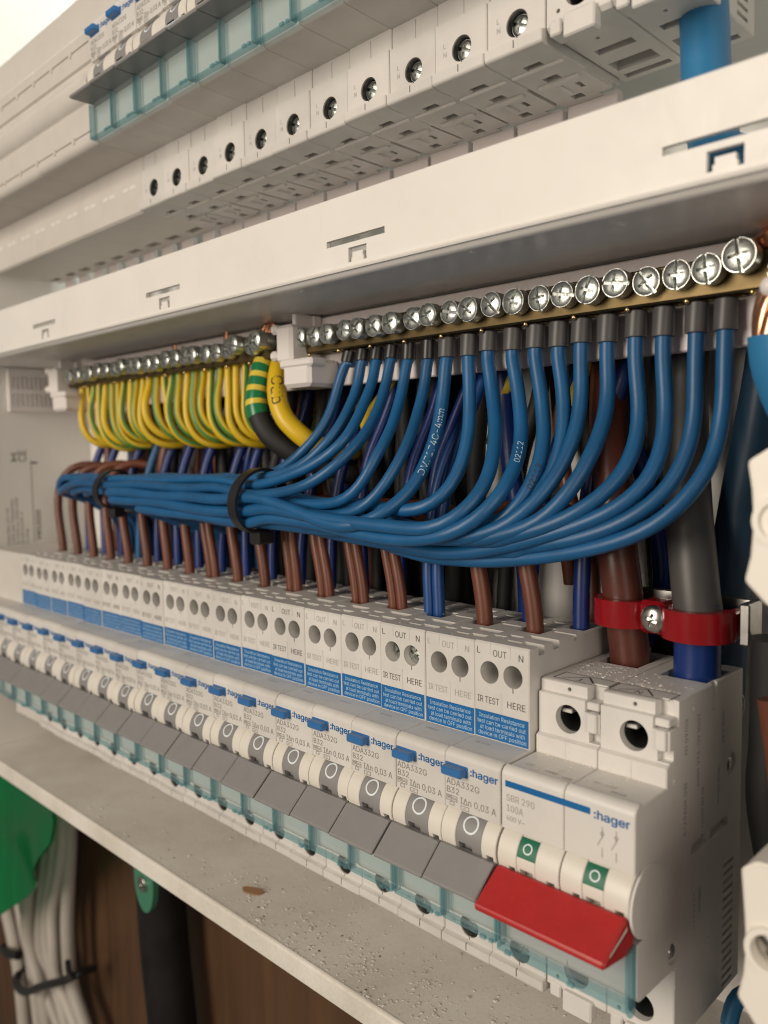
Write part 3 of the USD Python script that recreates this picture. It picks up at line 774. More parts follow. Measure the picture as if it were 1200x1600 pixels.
rs = random.Random(11)
scr = [(42.6 - 7.8 * i, 3.5 + (0.35 if i == 0 else rs.uniform(-.1, .1)), (1.8 if i == 0 else rs.uniform(-1.0, 1.0)), rs.uniform(0, 180), (1.6 if i == 0 else rs.uniform(-.35, .35))) for i in range(21)]
bar('neutral_bar', 'brass neutral bar with a long row of bright screws above the blue wires', -118, 60, scr, None)
part('/World/neutral_bar', 'screw', trimesh.Trimesh(*shift(join([screw_head(3.4, 3.4), rod((0, 3.2, 0), (0, 8, 0), 2.8, 18)]), (50.2, 25, 115.5))), 'zinc')
scr = [(-134.0 - 7.8 * i, 3.7 + rs.uniform(-.15, .1), (3.6 if i == 0 else (2.6 if i == 2 else rs.uniform(-.8, 1.2))), rs.uniform(0, 180), (1.0 if i in (0, 2) else rs.uniform(-.5, .5))) for i in range(22)]
bar('earth_bar', 'brass earth bar with bright screws above the yellow and green wires', -307, -127, scr, None)


def bar_holder(x, label, wide):
    t = thing('bar_holder', label, 'bar holder')
    part(t, 'saddle', tri(solid(box(x, x + 9, 18.5, 33.6, 108.4, 122, 1.2)) + solid(box(x - 2.5, x + 1, 17.5, 26, 109.5, 113, 1.0)) + solid(box(x - 2.2, x + 1, 17.8, 26, 119, 122.5, 1.0))), 'holder')
    part(t, 'upper_fin', [box(x + 5.5, x + 7.5, 22, 34, 121, 131 if False else 126, .4), box(x + 1, x + 8.5, 30, 34, 120, 126, .5)], 'holder')
    part(t, 'lower_block', tri(solid(box(x + 3.0, x + 3.0 + wide, 19.0, 33.8, 99.4, 109.2, 1.3)) + solid(box(x + 2.0, x + wide + 5.0, 18.4, 26, 106.4, 109.4, .8))), 'holder')
    return t


bar_holder(-122.5, 'white plastic bar holder between the earth bar and the neutral bar', 15)
bar_holder(-315, 'white plastic bar holder at the left end of the earth bar', 14)
t = solo('holder_tip', tri(manifold3d.Manifold.hull(solid(trimesh.creation.icosphere(3, 2.2)).translate((53.6, 8.5, 108.8)) + solid(trimesh.creation.icosphere(3, 2.6)).translate((60, 14, 110.5)) + solid(trimesh.creation.icosphere(3, 2.2)).translate((58, 26, 112)))), 'holder', 'white plastic tip of a bar holder at the right edge, over a bare copper end', 'bar holder')

# ------------------------------------------------------------------ blue neutral wires, gathered into a bundle
NW={
 '1': [(35.8, 29.5, 97.2), (36.1, 28.4, 85.0), (35.6, 25.2, 74.3), (33.0, 21.0, 66.5), (27.2, 17.4, 59.5), (18.4, 15.2, 54.5), (4.8, 14.0, 50.1), (-8.9, 14.0, 46.9), (-21.7, 14.0, 44.9), (-38.0, 14.0, 44.7), (-55.9, 14.0, 46.0)],
 '2': [(28.7, 29.5, 97.8), (29.1, 28.4, 85.3), (28.8, 25.0, 75.2), (26.3, 20.7, 66.7), (20.8, 17.0, 60.5), (11.6, 14.8, 55.7), (1.3, 13.5, 52.4), (-10.6, 13.5, 49.6), (-23.5, 13.5, 47.7)],
 '3': [(20.2, 29.5, 98.6), (21.8, 28.2, 85.6), (22.7, 24.3, 76.0), (20.9, 19.3, 67.9), (15.0, 15.1, 61.2), (5.7, 12.5, 56.4), (-4.8, 11.0, 52.7), (-19.4, 11.0, 49.2), (-35.4, 11.0, 46.9), (-50.5, 11.0, 46.7), (-72.7, 11.0, 48.4), (-97.9, 11.0, 50.9)],
 '4': [(12.7, 29.5, 99.2), (14.6, 28.1, 85.9), (15.4, 23.9, 76.1), (13.9, 18.5, 68.5), (8.5, 13.9, 62.1), (0.9, 11.1, 57.6), (-11.9, 9.5, 53.1), (-29.4, 9.5, 50.7)],
 '5': [(4.6, 29.5, 100.0), (5.9, 28.0, 89.7), (6.6, 23.5, 81.2), (5.9, 17.7, 73.3), (2.7, 12.7, 64.9), (-4.0, 9.7, 57.4), (-15.0, 8.0, 53.0), (-32.9, 8.0, 51.2)],
 '6': [(-3.3, 29.5, 100.7), (-2.1, 27.9, 90.2), (-1.4, 23.2, 79.8), (-2.9, 17.1, 69.7), (-6.5, 11.9, 62.2), (-12.4, 8.8, 56.6), (-25.1, 7.0, 52.5), (-41.7, 7.0, 51.5)],
 '7': [(-10.4, 29.5, 101.3), (-8.0, 28.3, 92.3), (-5.8, 24.9, 81.6), (-5.4, 20.4, 72.1), (-8.6, 16.6, 63.6), (-15.3, 14.3, 58.3), (-27.6, 13.0, 54.2), (-47.0, 13.0, 53.1)],
 '8': [(-18.0, 29.5, 102.0), (-14.9, 28.1, 90.9), (-11.2, 23.8, 78.2), (-10.1, 18.2, 69.2), (-13.1, 13.5, 61.0), (-20.2, 10.6, 55.7), (-29.0, 9.0, 53.2), (-48.5, 9.0, 52.4)],
 '9': [(-25.9, 29.5, 102.7), (-22.2, 27.6, 91.3), (-17.4, 21.9, 78.4), (-15.5, 14.7, 69.6), (-16.3, 8.4, 62.4), (-21.0, 4.7, 56.6), (-28.3, 2.5, 53.0), (-42.6, 2.5, 50.9), (-63.8, 2.5, 51.5), (-87.8, 2.5, 53.2), (-108.0, 2.5, 54.3)],
 '10': [(-34.8, 29.5, 103.4), (-31.4, 27.5, 91.8), (-25.8, 21.4, 80.3), (-22.7, 13.6, 69.6), (-23.2, 6.9, 62.5), (-27.3, 2.8, 57.3), (-33.5, 0.5, 54.7), (-40.7, 0.5, 53.9), (-61.6, 0.5, 54.7), (-85.3, 0.5, 56.5), (-105.3, 0.5, 57.4)],
 '11': [(-42.1, 29.5, 104.1), (-40.5, 28.1, 92.3), (-37.7, 23.8, 79.7), (-37.5, 18.2, 69.3), (-39.8, 13.5, 62.9), (-44.8, 10.6, 59.7), (-53.7, 9.0, 58.3), (-70.4, 9.0, 59.2), (-88.7, 9.0, 59.7)],
 '12': [(-50.9, 29.5, 104.9), (-50.7, 27.4, 92.9), (-49.5, 21.2, 78.9), (-50.1, 13.3, 66.3), (-53.1, 6.5, 59.8), (-58.0, 2.4, 55.9), (-64.8, 0.0, 53.9), (-74.7, 0.0, 54.0), (-84.7, 0.0, 55.8), (-101.1, -0.0, 59.3), (-113.4, 0.0, 61.5)],
 '13': [(-58.6, 29.5, 105.6), (-58.6, 27.8, 96.4), (-57.1, 22.5, 87.5), (-54.8, 15.8, 79.1), (-56.1, 10.1, 69.8), (-59.3, 6.6, 62.7), (-64.9, 4.6, 58.3), (-74.6, 4.6, 56.1), (-86.9, 4.6, 56.2), (-103.5, 4.6, 58.3)],
 '14': [(-67.2, 29.5, 107.3), (-67.5, 27.8, 98.6), (-65.7, 22.6, 89.1), (-63.2, 16.0, 81.2), (-63.4, 10.4, 74.3), (-67.2, 7.0, 66.1), (-72.5, 5.0, 61.8), (-85.1, 5.0, 59.4), (-103.9, 5.0, 59.4)],
 '15': [(-74.7, 29.5, 108.0), (-75.1, 27.5, 99.1), (-73.8, 21.5, 89.4), (-72.4, 13.8, 81.4), (-74.0, 7.3, 74.8), (-78.1, 3.3, 69.9), (-85.6, 1.0, 66.0), (-102.2, 1.0, 62.9), (-118.4, 1.0, 61.8)],
 '16': [(-81.6, 29.5, 108.7), (-81.3, 27.7, 100.6), (-80.3, 22.4, 92.9), (-78.5, 15.5, 85.3), (-80.0, 9.6, 78.1), (-88.1, 6.0, 72.0), (-98.9, 4.0, 68.2), (-116.7, 4.0, 65.3)],
 '17': [(-88.5, 29.5, 109.3), (-89.4, 28.0, 98.6), (-88.2, 23.6, 92.3), (-88.7, 18.0, 83.8), (-93.2, 13.1, 76.8), (-104.0, 10.2, 70.6), (-118.9, 8.5, 67.3), (-134.4, 8.5, 66.0)],
 '18': [(-95.2, 29.5, 109.9), (-98.8, 28.3, 101.9), (-99.3, 24.9, 91.1), (-101.3, 20.4, 82.4), (-105.7, 16.6, 76.4), (-116.3, 14.3, 70.2), (-128.6, 13.0, 67.5), (-142.7, 13.0, 66.6)],
}

SLOT = {'1': (14, 54.5), '2': (13.5, 58.3), '3': (11, 51.5), '4': (9.5, 55.2), '5': (8, 51.8), '6': (7, 51.2), '7': (13, 62), '8': (9, 59.2), '9': (2.5, 52), '10': (0.5, 55.6), '11': (9, 63.3), '12': (0, 59.6), '13': (4.6, 59.0), '14': (5, 63), '15': (1, 63.6), '16': (4, 66.6), '17': (8.5, 67.3), '18': (13, 66.3)}
# where each wire leaves the bundle (x) and the way it dives back; the top ones run furthest
PEEL = {'18': -292, '17': -290, '16': -287, '15': -284, '14': -280, '13': -272, '12': -224, '11': -262, '10': -222, '9': -200, '8': -262, '7': -250, '6': -185, '5': -178, '4': -196, '3': -170, '2': -210, '1': -180}
CAMV = tuple(CAM_POS)
for key, pts in NW.items():
    i = int(key)
    y, z = SLOT[key]
    x0 = pts[0][0]
    sx = 42.6 - 7.8 * (i - 1) - 3.4 - (0 if i < 15 else .6)
    path = [(x0 * .35 + sx * .65 if False else x0, 30.0, 111.0), (x0, 29.9, 104.0)] + list(pts)
    path = [q for q in path]
    last = path[-1][0]
    if last > -112:
        for xx in (-120,):
            path.append((xx, y, z))
    path.append((-136, y, z))
    pe = PEEL[key]
    # towards the second tie the bundle tightens and rises a little at the back
    def squeeze(xx):
        u = min(max((-136 - xx) / 102.0, 0), 1)
        return 9 + (y - 9) * (1 - .32 * u) + 1.5 * u, 60 + (z - 60) * (1 - .35 * u) + 1.0 * u
    for xx in range(-156, int(pe) + 8, -20):
        path.append((xx, *squeeze(xx)))
    yy, zz = squeeze(pe + 6)
    if pe < -255:  # the far end droops to a point
        dr = (-236 - pe) / 56.0
        zz = zz + (57.5 - zz) * .75 * dr
        yy = yy + (13 - yy) * .5 * dr
    path += [(pe, yy, zz - .6), (pe - 4, yy + 5, zz - 2.2), (pe - 4, yy + 13, zz - 5), (pe + 2, 38, zz - 14), (pe + 4, 41, 40), (pe + 4, 42, 27)]
    c = smooth_path(path, 3.0)
    ph = rs.uniform(0, 6.28)
    sw = np.clip((np.arange(len(c)) - 6) / 8.0, 0, 1)[:, None] * np.stack([np.sin(np.arange(len(c)) * .21 + ph), np.sin(np.arange(len(c)) * .27 + 2 * ph), np.sin(np.arange(len(c)) * .33 + 3 * ph)], 1)
    c = c + sw * np.array([.35, .3, .35])
    n = len(path)
    wide = 2.06 if i <= 12 else 1.8
    where = 'furthest right' if i == 1 else ('furthest left' if i == 18 else f'{ORD[i - 1]} from the right')
    grey = i <= 12
    t = thing('neutral_wire', f'blue wire with {"grey" if grey else "black"} sleeve under the neutral bar, {where}', 'wire', (0, 0, 0), 'blue neutral wires')
    part(t, 'insulation', tube(c, wide, 14), 'blue_wire', 40)
    sl = c[(c[:, 2] > 101.6 + (i - 1) * .28) & (np.arange(len(c)) < 14)]
    s0, s1 = np.array([x0, 30.0, 111.4]), c[min(range(14), key=lambda q: abs(c[q][2] - (102.8 + (i - 1) * .27)))]
    d = (s1 - s0) / np.linalg.norm(s1 - s0)
    lng = np.linalg.norm(s1 - s0) + rs.uniform(-.5, .5)
    R = (2.8 if grey else 2.4)
    part(t, 'sleeve', tube([s0, s0 + d * .3, s0 + d * lng * .5, s0 + d * (lng - .3), s0 + d * lng, s0 + d * lng, s0 + d * (lng - 2)], [R * .9, R, R, R * 1.02, R * .98, R * .8, R * .78], 18), 'grey_sleeve' if grey else 'black_sleeve')
    if key == '12':
        part(t, 'wire_print', text_along('4mm\u2014O4Z1ZMQ', 2.0, c, wide, 11.0, CAMV) if False else text_along('DM7174C-4mm'[::-1] if False else 'DM7174C-4mm', 2.1, c[::-1], wide, float(np.linalg.norm(np.diff(c, axis=0), axis=1).sum()) - 46.0, CAMV), 'pale_ink', False)
    if key in ('9', '8'):
        part(t, 'wire_print', text_along('02112', 1.7, c[::-1], wide, float(np.linalg.norm(np.diff(c, axis=0), axis=1).sum()) - (44.0 if key == '9' else 50.0), CAMV), 'pale_ink' if key == '9' else 'black_ink', False)


def cable_tie(x, cy, cz, ry, rz, tail, label):
    t = thing('cable_tie', label, 'cable tie', group=None)
    a = np.linspace(0, 2 * math.pi, 40, endpoint=False)
    n = len(a)
    v, f = [], []
    for dx, k in ((-2.3, 1.0), (-2.3, 1.10), (2.3, 1.10), (2.3, 1.0)):
        lean = 1.8
        v.append(np.stack([x + dx + lean * np.sin(a) , cy + ry * k * np.cos(a), cz + rz * k * np.sin(a)], 1))
    for r in range(4):
        s = (r + 1) % 4
        for i in range(n):
            j = (i + 1) % n
            f += [(r * n + i, s * n + i, s * n + j), (r * n + i, s * n + j, r * n + j)]
    part(t, 'band', (np.vstack(v), np.array(f)), 'tie')
    part(t, 'lock_head', [box(x - 3.4, x + 2.4, cy - ry * .2, cy + ry * .5, cz - rz * 1.1 - 4.0, cz - rz * 1.02, .6)], 'tie')
    if tail:
        part(t, 'tail', tube(smooth_path([(x, cy + ry * .4, cz - rz * 1.15), (x + 5, cy + ry * .9, cz - rz * 1.3), (x + 9, cy + ry * 1.6, cz - rz * 1.2)]), 1.0, 8), 'tie')


cable_tie(-120.0, 7.2, 59.4, 10.6, 10.6, False, 'black cable tie round the blue bundle, the nearer one')
cable_tie(-231.0, 9.6, 61.0, 8.2, 8.2, True, 'black cable tie near the far left end of the blue bundle')

# ------------------------------------------------------------------ brown live tails and dark blue tails rising from the lower RCBOs
TWIN = (3, 4, 5, 6, 9)
for k in range(18):
    xk = -PITCH * k
    where = 'nearest the red clamp' if k == 0 else ('furthest left' if k == 17 else f'at the {ORD[k]} RCBO from the main switch')
    if k != 2:
        t = thing('live_tail', f'brown {"twin " if k in TWIN else ""}wire rising behind the blue bundle, {where}', 'wire', (0, 0, 0), 'brown live tails')
        r = 2.45 if k < 2 else (1.8 if k in TWIN else 2.1)
        w = rs.uniform(-1.0, 1.0)
        for dx in ((-1.8, 1.8) if k in TWIN else (0,)):
            xb = xk - 11.9 + dx
            p = [(xb, 20.4, 19), (xb, 20.4, 26), (xb - .8 + w * .3, 20.2, 34), (xb - 3.4 + w, 20.2, 47), (xb - 4.6 + w, 21.2, 56)]
            if k >= 14:
                p += [(xb - 3.6 + w, 23, 64 + w), (xb - .6, 27, 69.5 + w), (xb + 5, 34, 71.5 + w), (xb + 11, 44, 68), (xb + 15, 52, 58), (xb + 16, 56, 40)]
            else:
                p += [(xb - 4 + w, 25, 57), (xb - 1, 34, 58.5), (xb + 4, 44, 55), (xb + 8, 51, 46), (xb + 9, 53, 34)]
            part(t, 'core', tube(smooth_path(p, 2.5), r, 12), 'brown_wire', 40)
    t = thing('blue_tail', f'dark blue wire standing behind the brown tails, {where}', 'wire', (0, 0, 0), 'dark blue tails')
    bright = k in (0, 2)
    if k == 2:
        for dx in (-1.9, 1.9):
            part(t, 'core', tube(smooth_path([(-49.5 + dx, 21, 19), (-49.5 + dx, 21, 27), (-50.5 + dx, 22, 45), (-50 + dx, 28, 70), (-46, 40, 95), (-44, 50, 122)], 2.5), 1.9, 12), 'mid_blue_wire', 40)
        continue
    xb = xk - 3.9
    lean = rs.uniform(-4, 3) if k else 0
    p = [(xb, 31.2, 19), (xb, 31.2, 27), (xb + lean * .3, 31.6, 40), (xb + lean, 33, 54), (xb + lean * 1.4, 38, 72), (xb + lean * 1.2 + 4, 46, 94), (xb + 8, 52, 124)]
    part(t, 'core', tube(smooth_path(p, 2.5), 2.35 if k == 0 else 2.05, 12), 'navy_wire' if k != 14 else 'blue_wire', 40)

# ------------------------------------------------------------------ yellow and green earth wires looping off the earth bar
for i in range(26):
    x = -298.5 + 6.2 * i + rs.uniform(-.8, .8)
    drop = rs.uniform(-2.6, 2.2)
    far = i / 25.0
    r = rs.uniform(1.55, 1.85)
    bul = rs.uniform(-2.5, 2.5)
    p = [(x, 30, 113), (x + .2, 29.6, 108), (x + .6 + rs.uniform(-1, 1), 28.4 - bul * .7, 100 + drop), (x + 1.8, 28.2 - bul * .8, 92 + drop), (x + 4.0, 30.4 - bul * .6, 86 + drop), (x + 7, 35, 82.5 + drop), (x + 10, 44, 82.5 + drop), (x + 14, 52, 86), (x + 17, 58, 96)]
    (v, f), uv = tube(smooth_path(p, 2.0), r, 16, uv=True, twist=-2 * math.pi * .635 + rs.uniform(-1.5, 1.5))
    where = 'furthest left' if i == 0 else ('last before the black cable' if i == 25 else f'{ORD[i]} from the left')
    solo('earth_wire', (v, f), 'earth_wire', f'yellow and green earth wire looping under the earth bar, {where}', 'wire', 'earth wires', smooth=True, uv=uv)
t = thing('earth_cable', 'black cable with green and yellow tape wound round its top under the earth bar', 'cable')
c = smooth_path([(-141.5, 29, 112), (-141.5, 27, 108), (-140.5, 23.5, 98), (-138.5, 22.5, 91), (-134, 24, 83), (-127, 30, 76), (-118, 40, 70), (-108, 52, 66)], 1.0)
part(t, 'sheath', tube(c, 4.2, 18), 'dark_cable', 40)
lo = [i for i in range(len(c)) if c[i][2] < 111.5]
band = lo[0]
tape = part(t, 'green_tape', tube(c[band:band + 22], 4.4, 20), 'green_tape', 40)
for q in (0, 5, 10, 15):
    part(tape, 'yellow_band', tube(c[band + q:band + q + 3], 4.5, 20), 'yellow_tape', 40)
t = thing('marked_earth_cable', 'thick yellow earth cable with black handwriting beside the neutral bar holder', 'cable')
c = smooth_path([(-132.0, 30, 113), (-132, 28, 109), (-129.5, 24.5, 102), (-126.5, 22.5, 95), (-122, 23, 87.5), (-115, 28, 80), (-111.5, 37, 77), (-111, 47, 77), (-111, 59, 79)], 1.0)
part(t, 'sheath', tube(c, 3.7, 18), 'yellow', 40)
part(t, 'handwriting', text_along('Cub', 4.6, c, 3.7, 11.0, CAMV), 'black_ink', False)
t = thing('copper_ends', 'bare copper strands standing up behind the right end of the earth bar', 'copper wire')
for dx in (-2.4, 0, 2.4):
    part(t, 'strand', tube(smooth_path([(-142.6 + dx, 30, 119), (-142.2 + dx, 30.2, 124), (-141.2 + dx * .8, 31, 128 if False else 126)]), 1.25, 10), 'copper', 40)
for x, h in ((-169.2, 126), (-208.8, 124.6)):
    solo('copper_end', rod((x, 30, 119), (x + .2, 30, h), 1.0, 12), 'copper', 'short bare copper end sticking up behind the earth bar screws, ' + ('nearer one' if x > -200 else 'farther one'), 'copper wire')

# ------------------------------------------------------------------ the thick supply cables and their red clamp
solo('live_cable', tube(smooth_path([(9.3, 34.8, 10), (9.2, 34.8, 18.5), (7.7, 34, 34), (5.6, 33.6, 50), (2.5, 37, 66), (-2.3, 43, 83), (-6, 50, 100), (-8, 54, 124)], 2.5), 5.4, 26), 'brown_cable', 'thick brown cable rising from the main switch through the red clamp', 'cable', smooth=40)
t = thing('neutral_cable', 'thick grey cable with a dark blue sleeve going down into the main switch', 'cable')
part(t, 'sheath', tube(smooth_path([(29.2, 32, 34.5), (28.6, 32, 38), (26.4, 34, 50), (23.5, 38, 62), (20, 44, 78), (17, 50, 96), (16, 54, 124)], 2.5), 5.9, 26), 'grey_cable', 40)
part(t, 'blue_sleeve', tube(smooth_path([(28.7, 32.5, 10), (28.8, 32.4, 18.5), (29.1, 32, 30), (29.1, 32, 37)], 2.0), 5.7, 26), 'blue_sleeve', 40)


def ring_band(cx, cy, r0, r1, z0, z1, a0, a1, n=28):
    """A half round strap seen from above, angle measured from +x."""
    a = np.radians(np.linspace(a0, a1, n))
    outer = np.stack([cx + r1 * np.cos(a), cy + r1 * np.sin(a)], 1); inner = np.stack([cx + r0 * np.cos(a[::-1]), cy + r0 * np.sin(a[::-1])], 1)
    return solid(trimesh.creation.extrude_polygon(Polygon(np.vstack([outer, inner])), z1 - z0, engine='earcut')).translate((0, 0, z0))


t = thing('cable_clamp', 'glossy red double saddle clamp screwed across the brown and grey supply cables', 'cable clamp')
m = ring_band(8.4, 33.6, 5.8, 8.4, 28.6, 35.8, 170, 360) + ring_band(29.2, 32.0, 6.2, 9.0, 28.0, 35.6, 180, 378) + solid(box(15.8, 21.4, 27.6, 30.4, 28.4, 36.0, .8)) + solid(box(14.4, 22.0, 28.2, 36, 27.8, 36.4, 1.2)) + solid(box(-.2, 2.8, 32, 39, 28.6, 35.8, .8)) + solid(box(35.6, 38.2, 32, 38, 28.0, 35.6, .8))
part(t, 'saddle', tri(m), 'red_gloss', 35)
m = solid(trimesh.creation.icosphere(4, 3.6)).scale((1, .5, 1)) ^ solid(box(-5, 5, -5, .6, -5, 5))
for a in (20, 110):
    m = m - manifold3d.Manifold.cube((3.4, 2.4, .8), True).translate((0, -1.8, 0)).rotate((0, a, 0))
part(t, 'clamp_screw', tri(m.translate((19.6, 27.0, 32.2))), 'steel')
part(t, 'backing_plate', [box(-2, 41.5, 40.2, 41.4, 27.0, 37.8, .4), box(38.9, 41.5, 33, 41, 27.2, 37.6, .4)], 'steel')

ub = thing('blue_supply_cable', 'thick light blue cable hanging from the overhead isolator behind the divider flange', 'cable')
part(ub, 'sheath', tube(smooth_path([(30.0, 28, 182), (30.6, 28, 174), (31.4, 27, 164), (34.5, 23, 150), (39.5, 17, 140), (50, 14, 135.5)], 2.5), 5.6, 24), 'blue_cable', 40)
t = thing('lug_cable', 'light blue cable with bare copper strands at the right edge under the neutral bar', 'cable')
part(t, 'sheath', tube(smooth_path([(55.4, 12, 99.5), (55.6, 12.4, 95), (57.0, 15, 88), (60, 22, 78), (63, 32, 66), (66, 44, 52)], 2.0), 7.4, 28), 'blue_cable', 40)
for k in range(12):
    a = k * math.pi / 6
    part(t, 'strand', tube(smooth_path([(55.4 + 4.6 * math.cos(a), 12 + 4.6 * math.sin(a), 97), (55.2 + 4.8 * math.cos(a + .3), 12.4 + 4.8 * math.sin(a + .3), 102), (55.4 + 4.6 * math.cos(a + .7), 14 + 4.6 * math.sin(a + .7), 108), (57 + 3.2 * math.cos(a + 1), 18 + 3.2 * math.sin(a + 1), 114)]), 1.9, 12), 'copper', 40)
solo('copper_end', tube(smooth_path([(50.5, 33, 118), (48.6, 30.5, 122), (46.4, 28, 126)]), 4.6, 18), 'copper', 'thick bare copper end at the right edge above the neutral bar', 'copper wire')

# loose cables in the space behind
solo('slate_cable', tube(smooth_path([(28, 51, 8), (28.4, 51, 24), (30, 51, 45), (33, 51, 66), (38, 50, 92), (42, 50, 124)], 3), 5.6, 20), 'slate_cable', 'dark slate blue cable on the back panel right of the red clamp', 'cable', smooth=40)
solo('dark_cable', tube(smooth_path([(10.5, 56, 10), (9.5, 56, 34), (7.6, 56, 58), (8.5, 56, 80), (10, 57, 124)], 3), 5.0, 20), 'dark_cable', 'dark cable on the back panel between the two thick supply cables', 'cable', smooth=40)
solo('dark_cable', tube(smooth_path([(3.5, 46, 14), (1.5, 46, 34), (-6.5, 48, 60), (-15, 52, 88), (-20, 55, 124)], 3), 3.6, 18), 'dark_cable', 'thin dark cable leaning behind the thick brown cable', 'cable', smooth=40)
solo('navy_cable', tube(smooth_path([(6, 50, 20), (11, 49, 34), (11.5, 48, 46), (8, 48, 62), (0, 50, 84), (-10, 54, 124)], 3), 2.7, 16), 'navy_wire', 'dark blue cable bowed behind the thick brown cable', 'cable', smooth=40)
solo('blue_cable_end', tube(smooth_path([(37.4, 35, -73), (37.9, 37, -67.5), (40, 41, -66), (44, 46, -72)], 1.5), 2.2, 16), 'blue_cable', 'blue cable end curling out behind the main switch at the bottom right', 'cable', smooth=40)
solo('brown_supply_cable', tube(smooth_path([(54, 20, 20), (58, 18, -2), (62, 14, -24), (62, 10, -48), (58, 10, -70), (52, 14, -87)], 2.5), 5.6, 20), 'brown_wire', 'brown supply cable running down behind the white posts at the right edge', 'cable', smooth=40)
solo('slate_cable', tube(smooth_path([(47, 34, 30), (47, 34, 5), (46.5, 34, -10), (49, 36, -30), (52, 40, -60), (54, 44, -84)], 2.5), 5.4, 18), 'dark_cable', 'black cable running down beside the main switch at the right edge', 'cable', smooth=40)
solo('slate_cable', tube(smooth_path([(58, 22, 46), (59, 22, 20), (60, 24, -6), (61, 28, -34), (62, 32, -60), (63, 36, -84)], 2.5), 5.8, 18), 'slate_cable', 'slate blue cable beside the right wall, behind the white cover posts', 'cable', smooth=40)
KINDS = (('brown_wire', 'brown'), ('dark_cable', 'black'), ('dark_cable', 'black'), ('navy_wire', 'dark blue'), ('dark_cable', 'black'), ('dark_cable', 'black'), ('dark_cable', 'black'))
for i in range(92):
    mat, col = KINDS[i % 7]
    x = -292 + 3.3 * i + rs.uniform(-2, 2)
    if x > -60 and i % 4:
        continue
    dx = rs.uniform(-16, 16)
    y = 43 + (i * 7 % 16)
    p = [(x, y, 8), (x + rs.uniform(-3, 3), y, 40), (x + dx * .5, y + rs.uniform(-3, 2), 68 + rs.uniform(-6, 6)), (x + dx, min(y + 3, 60), 96), (x + dx * 1.1, min(y + 3, 60), 124)]
    c = smooth_path(p, 3)
    if mat == 'earth_wire':
        (v, f), uv = tube(c, 1.9, 12, uv=True)
        solo('background_wire', (v, f), mat, f'{col} wire in the dark behind the bundle, {ORD[i // 7]} such from the left', 'wire', 'wires in the space behind', smooth=True, uv=uv)
    else:
        g = f'{ORD[min(i // 7 + (7 if i % 7 in (4, 5) else 0), 22)]}'
        solo('background_wire', tube(c, rs.choice((2.2, 2.6, 3.2)), 12), mat, f'{col} wire in the dark behind the bundle, {ORD[i]} from the left', 'wire', 'wires in the space behind', smooth=40)
for i, (x, dx) in enumerate(((-98, 14), (-40, 6), (-14, 5))):
    (v, f), uv = tube(smooth_path([(x - dx, 46, 78), (x, 44, 92), (x + dx * .8, 48, 106), (x + dx, 50, 124)], 2.5), 1.9, 12, uv=True)
    solo('background_wire', (v, f), 'earth_wire', 'yellow and green wire crossing the dark gap, ' + ('leaning right beside the earth bar', 'behind the middle blue wires', 'furthest right')[i], 'wire', 'wires in the space behind', smooth=True, uv=uv)


# ------------------------------------------------------------------ white cover posts at the right edge, out of focus
def post(z, label, top):
    t = thing('cover_post', label, 'cover post', (0, 0, z))
    out = [(60.2, 11.0), (64, 13.4), (84, 15), (84, -15), (64, -14.5), (60.0, -10.5)] if top else [(60.3, 14.2), (63, 16.4), (84, 18), (84, -20), (67, -19.5), (59.8, -10.6)]
    side = [(60.0, -10.5 if top else -10.6), (61.0, -6), (61.4, 0), (61.0, 6), (60.2, 11.0 if top else 14.2)]
    pts = out[:-1] + side[:-1]
    p = Polygon(pts).buffer(-1.2, quad_segs=4).buffer(1.2, quad_segs=4)
    m = solid(trimesh.creation.extrude_polygon(p, 12, engine='earcut')).rotate((90, 0, 0))
    m2 = solid(trimesh.creation.extrude_polygon(p.buffer(-.6), 12.8, engine='earcut')).rotate((90, 0, 0)).translate((0, .4, 0))
    m = (m + m2)
    m = m - manifold3d.Manifold.cylinder(5, 3.2, 3.2, 36).rotate((-90, 0, 0)).translate((65.8, -14.4, .6)) if not top else m
    ringm = manifold3d.Manifold.cylinder(1.2, 4.6, 4.4, 36).rotate((90, 0, 0)).translate((65.8, -12.1, .6)) - manifold3d.Manifold.cylinder(4, 3.3, 3.3, 36).rotate((90, 0, 0)).translate((65.8, -11, .6))
    part(t, 'moulding', tri(m + ringm), 'post', 35)
    if not top:
        part(t, 'post_screw', trimesh.Trimesh(*shift(screw_head(3.0, 3, 0, 30), (65.8, -12.2 + 1.5, .6))), 'steel')
    return t


for z, label, top in ((62.6, 'white plastic cover post at the right edge beside the red clamp', True), (-15.6, 'white plastic cover post with a screw at the lower right edge', False)):
    p = post(z, label, top)
    UsdGeom.Xform(p).GetOrderedXformOps()[0].Set(Gf.Vec3d(0, -8 * MM, z * MM))

